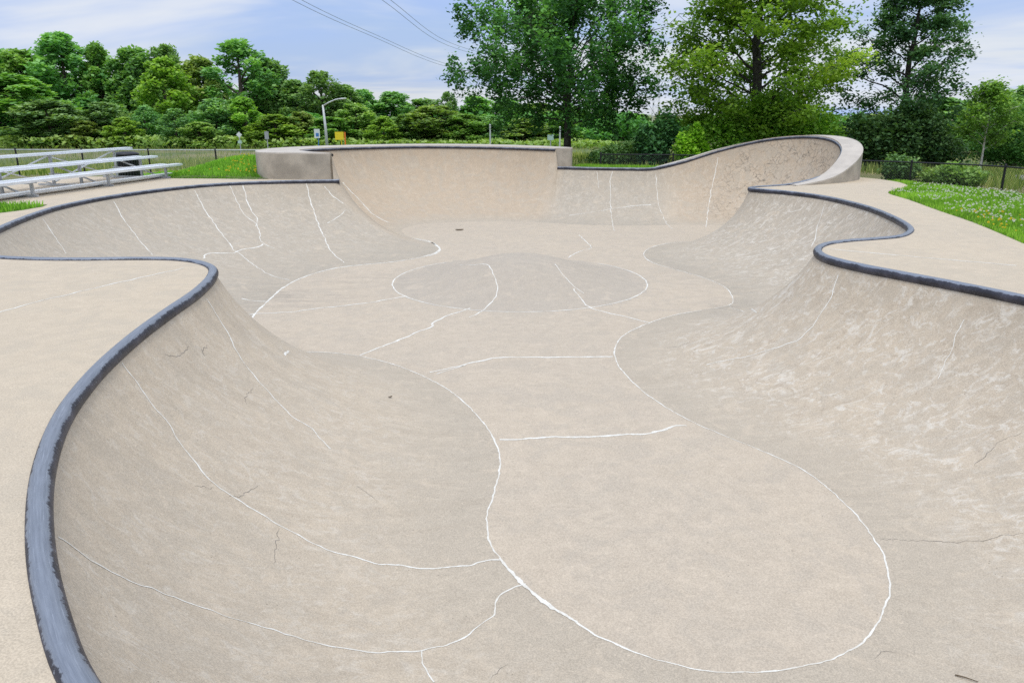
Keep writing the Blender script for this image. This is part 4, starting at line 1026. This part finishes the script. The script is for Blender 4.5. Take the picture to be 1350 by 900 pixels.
def leaf_quads(rng, C, size, up=.5, out=None):
    """one folded-looking leaf quad per centre C"""
    n = len(C)
    nrm = rng.normal(0, 1, (n, 3)); nrm[:, 2] = np.abs(nrm[:, 2]) + up + .3
    nrm /= np.linalg.norm(nrm, axis=1)[:, None]
    t = rng.normal(0, 1, (n, 3)); t -= nrm * np.sum(t * nrm, 1)[:, None]; t /= np.linalg.norm(t, axis=1)[:, None]
    b = np.cross(nrm, t)
    s = (size * rng.uniform(.6, 1.35, n))[:, None]
    V = np.zeros((n, 4, 3))
    V[:, 0] = C - t * s * .62; V[:, 1] = C + b * s * .40 - t * s * .02; V[:, 2] = C + t * s * .62; V[:, 3] = C - b * s * .40 + t * s * .05
    return V

def branch_tree(name, seed, H, trunk_r, base, rad, n_limb, n_twig, n_leaf, clump, leaf, leafmat, barkmat, up=.45, flat=.6, style='leaf', fork=None, sparse=.0, droop=0.0, tint_top=True):
    """rad(t): crown radius at relative height t (0 at crown base, 1 at top)"""
    rng = np.random.default_rng(seed)
    wood = MB()
    k = 9; lean = rng.normal(0, .02, 2) * H
    tp = [np.array([lean[0] * (i / k) ** 1.5 + rng.normal(0, .012) * H * (i > 1) * .4, lean[1] * (i / k) ** 1.5 + rng.normal(0, .012) * H * .4 * (i > 1), H * .93 * i / k]) for i in range(k + 1)]
    wood.tube([(tp[0][0], tp[0][1], -.3)] + [tuple(p) for p in tp], [trunk_r * 1.5] + [trunk_r * (1 - .93 * (i / k)) * (1.22 if i == 0 else 1) for i in range(k + 1)], 9)
    tz = np.array([p[2] for p in tp])
    at = lambda z: np.array([np.interp(z, tz, [p[q] for p in tp]) for q in range(3)])
    cent = []; ctint = []; outs = []
    for i in range(n_limb):
        t = (i + rng.uniform(.1, .9)) / n_limb; t = t ** .9
        z = base + (H * .92 - base) * t
        st = at(max(z - rad(t) * .35 * (1 - .5 * t), H * .1) if fork is None else min(z, fork + (H - fork) * .4 * t))
        az = i * 2.39996 + rng.uniform(-.5, .5)
        Lr = rad(t) * rng.uniform(.62, 1.12)
        d = np.array([math.cos(az), math.sin(az), 0])
        end = at(z) * np.array([1, 1, 0]) + d * Lr + np.array([0, 0, z + Lr * up * rng.uniform(.2, .9) * (1 - .3 * t)])
        mid = (st + end) / 2 + np.array([0, 0, Lr * (.12 - droop * .1)]) + rng.normal(0, .05, 3) * Lr
        pts = [(1 - s) ** 2 * st + 2 * s * (1 - s) * mid + s * s * end for s in np.linspace(0, 1, 7)]
        pts = [p + (rng.normal(0, .025, 3) * Lr if 0 < q < 6 else 0) for q, p in enumerate(pts)]
        r0 = trunk_r * (.27 - .15 * t) * rng.uniform(.8, 1.1)
        wood.tube([tuple(p) for p in pts], [max(r0 * (1 - .85 * q / 6), .008) for q in range(7)], 5, cap=False)
        lt = rng.normal(0, .16)
        for j in range(n_twig):
            s = rng.uniform(.28, 1.0) if j else 1.0
            if rng.uniform() < sparse: continue
            p = (1 - s) ** 2 * st + 2 * s * (1 - s) * mid + s * s * end
            side = np.cross(d, [0, 0, 1]) * rng.choice([-1, 1])
            tw = (d * rng.uniform(.2, .8) + side * rng.uniform(.1, .95) + np.array([0, 0, rng.uniform(-.25 - droop, .6)]))
            e = p + tw * Lr * rng.uniform(.14, .36)
            wood.tube([tuple(p), tuple((p + e) / 2 + rng.normal(0, .02, 3)), tuple(e)], [max(r0 * .3 * (1.1 - s * .6), .008), .009, .005], 3, cap=False)
            m = max(3, int(n_leaf * rng.uniform(.5, 1.4)))
            cc = e + rng.normal(0, 1, (m, 3)) * np.array([clump, clump, clump * flat]) * rng.uniform(.7, 1.25)
            cent.append(cc)
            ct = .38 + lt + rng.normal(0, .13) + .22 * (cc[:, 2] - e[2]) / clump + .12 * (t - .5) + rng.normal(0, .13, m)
            ctint.append(np.clip(ct, 0, 1)); outs.append(np.tile(d, (m, 1)))
    C = np.concatenate(cent); T = np.concatenate(ctint); O = np.concatenate(outs)
    ok = C[:, 2] > .15; C, T, O = C[ok], T[ok], O[ok]
    if style == 'leaf':
        V = leaf_quads(rng, C, leaf); TT = T
    else:
        # compound leaves: a drooping stalk with paired leaflets
        n = len(C); npair = 6; Q = []; TT = []
        d = O * .6 + rng.normal(0, .6, (n, 3)); d[:, 2] = -np.abs(d[:, 2]) * .5 - .45
        d /= np.linalg.norm(d, axis=1)[:, None]
        s = np.cross(d, rng.normal(0, 1, (n, 3))); s /= np.linalg.norm(s, axis=1)[:, None]
        LL = (leaf * rng.uniform(.7, 1.25, n))[:, None]
        for q in range(npair):
            f = (q + .6) / npair
            p = C + d * LL * f + np.array([0, 0, -1]) * LL * .25 * f * f
            ll = LL * .46 * (1 - .5 * abs(f - .45)); 
            for sg_ in (-1, 1):
                a = (s * sg_ * .8 + d * .5 + np.array([0, 0, -.25])); a /= np.linalg.norm(a, axis=1)[:, None]
                wv_ = np.cross(a, np.cross(a, d) + .2); wv_ /= np.linalg.norm(wv_, axis=1)[:, None]
                V = np.zeros((n, 4, 3)); V[:, 0] = p; V[:, 1] = p + a * ll * .5 + wv_ * ll * .21; V[:, 2] = p + a * ll; V[:, 3] = p + a * ll * .5 - wv_ * ll * .21
                Q.append(V); TT.append(np.clip(T + rng.normal(0, .1, n), 0, 1))
        V = np.concatenate(Q); TT = np.concatenate(TT)
    root = empty(name)
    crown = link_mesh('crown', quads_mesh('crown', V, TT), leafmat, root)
    trunk = wood.build('trunk', barkmat, root, True)
    return root

def put(root, x, y, label, cat, group=None, s=1.0, rz=0.0, dz=0.0, sz=None):
    root.location = (x, y, gz(x, y) + dz); root.rotation_euler = (0, 0, rz); root.scale = (s, s, sz if sz else s)
    return tag(root, label, cat, group)

def interp(*kv):
    xs = [k for k, v in kv]; vs = [v for k, v in kv]
    return lambda t: float(np.interp(t, xs, vs))

# the big feathery tree behind the deep wall
T1 = branch_tree('broadleaf_tree', 5, 10.6, .21, 1.7, interp((0, 4.0), (.15, 5.2), (.4, 5.5), (.7, 4.6), (.9, 2.8), (1, 1.2)), 60, 12, 92, .23, .155, L_locust, M_barkdark, up=.36, flat=1.3, fork=2.0, droop=.6, sparse=.37)
put(T1, 2.75, 39, 'large feathery dark green tree with drooping leaves behind the deep wall', 'tree', rz=.6)
# yellow-green broad-leaved tree behind the cradle wall
T2 = branch_tree('broadleaf_tree', 9, 13.0, .30, 1.6, interp((0, 3.5), (.12, 4.3), (.33, 4.0), (.5, 2.9), (.8, 1.9), (1, .7)), 54, 15, 80, .34, .15, L_syc, M_barkdark, up=.25, flat=.5, sparse=.12)
put(T2, 11.2, 36.5, 'tall yellow green broad-leaved tree rising behind the cradle wall', 'tree', rz=.3)
T3 = branch_tree('broadleaf_tree', 14, 10.0, .24, .5, interp((0, 2.5), (.2, 3.1), (.45, 2.9), (.7, 2.2), (.9, 1.3), (1, .5)), 44, 13, 62, .24, .14, L_dark, M_barkdark, up=.35, flat=.65, sparse=.24)
put(T3, 19.3, 39, 'tall dark green tree right of the cradle wall', 'tree', rz=2.0)
T4 = branch_tree('birch_tree', 22, 4.0, .055, 1.35, interp((0, .8), (.3, 1.1), (.6, .95), (1, .3)), 24, 11, 26, .17, .11, L_birch, M_birch, up=.7, flat=.8)
put(T4, 20.5, 34.0, 'small bright green birch with a pale forked trunk by the road', 'tree')
T5 = branch_tree('broadleaf_tree', 23, 3.6, .07, .3, interp((0, 1.6), (.4, 1.7), (.75, 1.3), (1, .4)), 28, 12, 44, .25, .13, L_mid, M_bark, up=.5, flat=.8)
put(T5, 27.2, 42.8, 'rounded bright green young tree at the right edge beside the birch', 'tree')

def blob_bush(name, seed, lobes, n, leaf, mat, stems=7):
    rng = np.random.default_rng(seed); C = []; T = []
    tot = sum(a[3] * a[4] for a in lobes)
    for (x, y, z, r, h) in lobes:
        m = int(n * r * h / tot)
        d = rng.normal(0, 1, (m, 3)); d /= np.linalg.norm(d, axis=1)[:, None]
        q = rng.uniform(.25, 1, m) ** .5 * (1 + .14 * np.sin(d[:, 0] * 5 + seed) * np.cos(d[:, 1] * 4 + z)) * rng.choice([1, 1, 1, 1.16], m)
        c = np.array([x, y, z]) + d * q[:, None] * np.array([r, r, h])
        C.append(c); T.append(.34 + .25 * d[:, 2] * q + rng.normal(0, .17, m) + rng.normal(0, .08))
    C = np.concatenate(C); T = np.concatenate(T); k = C[:, 2] > .02
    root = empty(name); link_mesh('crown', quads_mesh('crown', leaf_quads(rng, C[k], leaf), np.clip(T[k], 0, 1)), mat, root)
    w_ = MB()
    for s in range(stems):
        l = lobes[s % len(lobes)]
        w_.tube([(rng.normal(0, .06), rng.normal(0, .06), -.1), (l[0] * .4, l[1] * .4, l[2] * .5), (l[0] + rng.normal(0, .2) * l[3], l[1] + rng.normal(0, .2) * l[3], l[2] + .2 * l[4])], [.04, .028, .01], 5)
    w_.build('stems', M_bark, root, True)
    return root
b = blob_bush('bush', 31, [(0, 0, .55, .8, .6), (.9, .2, .6, .8, .7), (1.7, 0, .5, .7, .55), (-.8, .1, .4, .7, .45)], 5200, .13, L_blue); put(b, 4.9, 36.0, 'wide pale green shrub right of the feathery tree trunk behind the low fence', 'bush')
b = blob_bush('bush', 32, [(0, 0, .8, .75, 1.1), (.5, .1, 1.6, .6, .9), (-.4, .1, 1.2, .5, .8)], 4200, .15, L_dark); put(b, 6.4, 35.2, 'dark upright shrub beneath the right side of the feathery tree', 'bush')
b = blob_bush('bush', 33, [(0, 0, .7, .45, .8), (.35, .2, 1.2, .4, .8), (-.3, 0, 1.0, .32, .6), (.7, .3, .7, .4, .6)], 3000, .13, L_lite); put(b, 7.7, 34.2, 'bright yellow green bush left of the cradle wall, below the tall broad-leaved tree', 'bush')
b = blob_bush('bush', 34, [(0, 0, 1.1, 1.4, 1.3), (1.6, .3, 1.7, 1.3, 1.5), (3.2, 0, 1.6, 1.3, 1.4), (4.6, .2, 1.5, 1.1, 1.3), (2.4, -.3, 2.6, 1.0, .9)], 17000, .15, L_syc); put(b, 9.4, 36.0, 'dense green undergrowth bush at the foot of the tall broad-leaved tree', 'bush')
b = blob_bush('bush', 35, [(0, 0, 1.3, 1.5, 1.5), (1.6, .2, 1.3, 1.2, 1.4), (2.7, .2, .8, .9, 1.0), (-1.0, .2, 1.1, 1.0, 1.3), (.9, 0, 2.3, 1.1, 1.0)], 13500, .15, L_dark); put(b, 17.9, 37.0, 'dense dark green bush at the foot of the tall dark tree', 'bush')
b = blob_bush('bush', 36, [(0, 0, .45, .5, .55), (.5, .1, .4, .5, .45)], 2400, .10, L_blue); put(b, 14.3, 29.0, 'small pale leafy bush behind the fence just right of the cradle wall', 'bush')
b = blob_bush('bush', 37, [(0, 0, .2, .6, .3), (.9, .3, .25, .6, .35), (1.8, .4, .15, .5, .25)], 2600, .11, L_olive); put(b, 15.7, 28.6, 'low weedy bush behind the fence below the tall dark tree', 'bush')
b = blob_bush('bush', 38, [(0, 0, .35, .5, .45), (.4, -.4, .3, .5, .35)], 1700, .12, L_olive); put(b, 15.4, 27.2, 'low weedy bush between the right fence and the road', 'bush')

# woodland: six crowns of different habit, set out in rows
def far_tree(name, seed, H, W, leafmat, n, leaf, base=.12, topw=.35, rough=.25, bark=None):
    """irregular crown built of many leafy lobes around limbs"""
    rng = np.random.default_rng(seed); C = []; T = []; w_ = MB()
    w_.tube([(0, 0, -.4), (0, 0, H * .4), (rng.normal(0, .15), 0, H * .85)], [W * .045, W * .032, .04], 7)
    nl = 30
    for i in range(nl):
        t = (i + .5) / nl; z = H * (base + (1 - base) * t)
        env = W / 2 * (math.sin(math.pi * min(1, .18 + t * .62)) * (1 - t) ** .3 * (1 - topw) + topw * (1 - t ** 3))
        a = i * 2.4 + rng.uniform(-.6, .6); rr = env * rng.uniform(.35, .95)
        cx, cy = rr * math.cos(a), rr * math.sin(a); r = W * rng.uniform(.11, .20) * (1.1 - .45 * t)
        cz = min(z, H - r * .6)
        if i % 2 == 0: w_.tube([(0, 0, max(cz - rr * .8, H * .08)), (cx * .5, cy * .5, cz - rr * .25), (cx, cy, cz)], [W * .016, W * .011, .02], 4, cap=False)
        m = n // nl; d = rng.normal(0, 1, (m, 3)); d /= np.linalg.norm(d, axis=1)[:, None]
        q = rng.uniform(.15, 1, m) ** .45 * rng.uniform(.75, 1.3, m)
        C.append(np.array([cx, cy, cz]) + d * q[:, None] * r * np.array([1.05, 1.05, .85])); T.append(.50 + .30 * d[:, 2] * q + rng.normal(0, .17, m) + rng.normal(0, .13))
    C = np.concatenate(C); T = np.clip(np.concatenate(T), 0, 1); k = C[:, 2] > .1
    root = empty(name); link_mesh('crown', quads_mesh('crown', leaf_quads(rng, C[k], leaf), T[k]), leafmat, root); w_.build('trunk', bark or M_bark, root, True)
    return root
PROTO = {}
def wood_tree(kind, x, y, H, W, label, cat='tree', group='trees of the woodland edge'):
    specs = {'round': (L_farmid, 9000, .36, .10, .45), 'tall': (L_far, 9500, .34, .14, .30), 'lite': (L_farlite, 8000, .34, .05, .45), 'blue': (L_blue, 8000, .34, .08, .4), 'cone': (L_blue, 4200, .36, .03, .05), 'olive': (L_olive, 8000, .34, .06, .4), 'thin': (L_far, 5200, .32, .25, .3)}
    var = (kind, int(abs(x) * 7) % 2)
    if var not in PROTO:
        lm, n, lf, bs, tw = specs[kind]
        PROTO[var] = far_tree('woodland_tree', 50 + sum(map(ord, kind)) % 97 + var[1] * 13, 10, 7, lm, n, lf, bs, tw); t = PROTO[var]
    else: t = copy_tree(PROTO[var])
    t.location = (x, y, gz(x, y) - .1); t.rotation_euler = (0, 0, (x * 1.7 + y) % 6.28); t.scale = (W / 7, W / 7, H / 10)
    return tag(t, label, cat, group)
wood_tree('tall', -69.9, 108.0, 12.4, 9.7, 'dark tree at the far left edge of the woodland')
wood_tree('round', -65.4, 107.0, 11.8, 9.3, 'green tree in the back row above the big rounded bright tree at far left')
wood_tree('tall', -59.1, 106.0, 13.7, 11.5, 'tall domed tree standing highest on the left side of the woodland')
wood_tree('round', -55.5, 108.0, 12.6, 7.5, 'slim green tree in the back row just right of the high domed tree')
wood_tree('tall', -50.4, 107.0, 12.0, 9.7, 'dark broad tree in the back row left of the yellow green crown')
wood_tree('tall', -47.1, 110.0, 12.6, 7.6, 'dark pointed tree top peeping up behind the yellow green crown')
wood_tree('lite', -42.9, 99.0, 10.3, 9.2, 'tall tree with a yellow green crown in the middle of the left woodland')
wood_tree('olive', -41.3, 106.0, 10.8, 9.2, 'grey olive tree right of the yellow green crown')
wood_tree('thin', -36.3, 107.0, 13.0, 11.9, 'tall pale open crowned tree above the two post signs')
wood_tree('tall', -32.7, 109.0, 10.6, 7.5, 'dark tree on the right shoulder of the tall pale open crowned tree')
wood_tree('tall', -29.0, 107.0, 8.0, 7.7, 'low dark tree left of the gappy tree behind the street lamp')
wood_tree('thin', -25.1, 105.0, 9.0, 7.9, 'gappy tree with sky showing through, behind the street lamp')
wood_tree('tall', -22.5, 107.0, 7.4, 7.7, 'dark tree just right of the street lamp arm in the back row')
wood_tree('tall', -20.5, 110.0, 6.9, 6.6, 'small dark tree top in the back row, right of the yellow board')
wood_tree('tall', -16.5, 110.0, 6.6, 8.3, 'dark rounded tree in the back row above the left half of the deep wall')
wood_tree('tall', -12.7, 112.0, 5.7, 9.4, 'dark low tree in the back row above the middle of the deep wall')
wood_tree('thin', -9.0, 110.0, 6.6, 4.0, 'thin spindly tree poking above the woodland left of the feathery tree')
wood_tree('round', -5.1, 112.0, 6.1, 9.4, 'green tree in the back row at the left fringe of the feathery tree')
wood_tree('tall', -0.8, 114.0, 5.8, 9.6, 'dark tree seen through the left half of the feathery tree')
wood_tree('round', 3.6, 114.0, 5.2, 9.3, 'green tree seen through the feathery tree just left of its trunk')
wood_tree('tall', 8.6, 116.0, 4.8, 9.8, 'dark tree seen through the feathery tree behind its trunk')
wood_tree('round', 14.0, 118.0, 4.3, 9.6, 'green tree seen through the feathery tree right of its trunk')
wood_tree('tall', 18.9, 120.0, 3.7, 9.0, 'dark far tree at the right fringe of the feathery tree')
wood_tree('tall', 25.0, 124.0, 3.0, 9.3, 'distant dark tree in the gap between the feathery and the broad-leaved trees')
wood_tree('round', -60.0, 96.0, 8.2, 16.2, 'big rounded bright green tree in front at the far left')
wood_tree('blue', -52.6, 90.0, 5.2, 9.7, 'grey green rounded tree in front of the big rounded bright tree')
wood_tree('olive', -48.4, 89.0, 3.0, 5.6, 'low olive bushy tree above the left end of the bleachers')
wood_tree('blue', -47.5, 92.0, 5.0, 7.2, 'grey green small tree in the front row above the litter bin')
wood_tree('lite', -43.8, 89.0, 3.4, 5.1, 'low yellowish bushy tree above the litter bin')
wood_tree('cone', -42.7, 92.0, 4.7, 4.7, 'dark narrow conical tree left of the pale conical tree')
wood_tree('cone', -38.0, 89.0, 4.3, 4.8, 'pale green conical tree in the front row of the woodland')
wood_tree('olive', -34.9, 88.0, 2.9, 5.6, 'low olive bush tree between the pale conical tree and the diamond sign')
wood_tree('blue', -34.4, 92.0, 5.4, 6.9, 'dense grey green rounded tree left of the diamond sign')
wood_tree('lite', -31.4, 93.0, 5.6, 6.4, 'yellow green tree directly above the diamond sign')
wood_tree('lite', -27.0, 90.0, 3.7, 7.6, 'spreading bright yellow green tree above the raised concrete wall')
wood_tree('olive', -24.3, 91.0, 4.0, 5.5, 'olive tree left of the parking sign')
wood_tree('round', -20.8, 90.0, 3.4, 6.2, 'green bushy tree behind the street lamp and yellow board')
wood_tree('olive', -18.4, 93.0, 4.9, 7.0, 'olive tree right of the yellow board')
wood_tree('lite', -14.7, 90.0, 3.5, 4.9, 'small bright yellow green tree above the deep wall')
wood_tree('tall', -12.3, 92.0, 3.7, 5.8, 'small dark tree between the bright small tree and the pale olive tree')
wood_tree('olive', -9.2, 93.0, 4.7, 10.1, 'broad pale olive tree above the middle of the deep wall')
wood_tree('round', -5.6, 92.0, 3.7, 7.2, 'green bushy tree left of the slender white post in the field')
wood_tree('blue', -2.7, 94.0, 3.5, 6.8, 'grey green tree behind the left slender white post')
wood_tree('olive', 1.4, 93.0, 3.2, 8.4, 'low olive tree under the left of the feathery tree')
wood_tree('round', 5.7, 94.0, 3.0, 7.3, 'low green tree behind the feathery tree trunk')
wood_tree('tall', 37.4, 58.0, 5.7, 5.2, 'dark tree at the right edge behind the young bright tree', group='distant trees beyond the road')
wood_tree('tall', 39.3, 72.0, 5.1, 9.7, 'dark tree in the distance behind the birch', group='distant trees beyond the road')
wood_tree('round', 46.5, 76.0, 5.8, 6.9, 'green distant tree rising above the birch on the right', group='distant trees beyond the road')
wood_tree('olive', 33.0, 72.0, 3.7, 7.6, 'olive distant tree seen between the two tall trees on the right', group='distant trees beyond the road')
wood_tree('round', 29.0, 78.0, 3.0, 9.4, 'green distant tree behind the tall broad-leaved tree', group='distant trees beyond the road')

# a dense mass of undergrowth and farther trees that closes the gaps between the trunks
rng = np.random.default_rng(77); Cs = []; Ts = []
def mass(x0, x1, y0, y1, hfun, n):
    X = rng.uniform(x0, x1, n); Y = rng.uniform(y0, y1, n)
    hz_ = np.array([hfun(x) * (.8 + .35 * noise.noise(Vector((x * .22, y * .1, 4)))) for x, y in zip(X, Y)])
    Zr = rng.uniform(0, 1, n) ** .8 * hz_
    Cs.append(np.stack([X, Y, terrain(X, Y) + Zr], 1)); Ts.append(np.clip(.40 + .25 * Zr / np.maximum(hz_, .1) + rng.normal(0, .16, n), 0, 1))
hL = interp((-90, 10.5), (-45, 10.0), (-30, 8.6), (-22, 6.0), (0, 4.8), (20, 3.8), (40, 3.0))
mass(-95, 34, 108, 116, hL, 22000)
mass(-92, 12, 94, 99, interp((-90, 4.6), (-30, 4.0), (12, 2.4)), 13000)
mass(24, 80, 80, 90, interp((24, 3.0), (80, 4.5)), 8000)
mass(30, 110, 130, 150, interp((24, 3.6), (110, 5.5)), 6000)
C = np.concatenate(Cs); T = np.concatenate(Ts)
tag(link_mesh('woodland', quads_mesh('woodland', leaf_quads(rng, C, .6), T), L_mid), kind='stuff')
Cs = []; Ts = []
mass(-92, 12, 86, 93, interp((-90, 1.7), (-30, 1.4), (12, .9)), 12000)
C = np.concatenate(Cs); T = np.concatenate(Ts)
tag(link_mesh('undergrowth', quads_mesh('undergrowth', leaf_quads(rng, C, .42), np.clip(T + .1, 0, 1)), L_olive), kind='stuff')
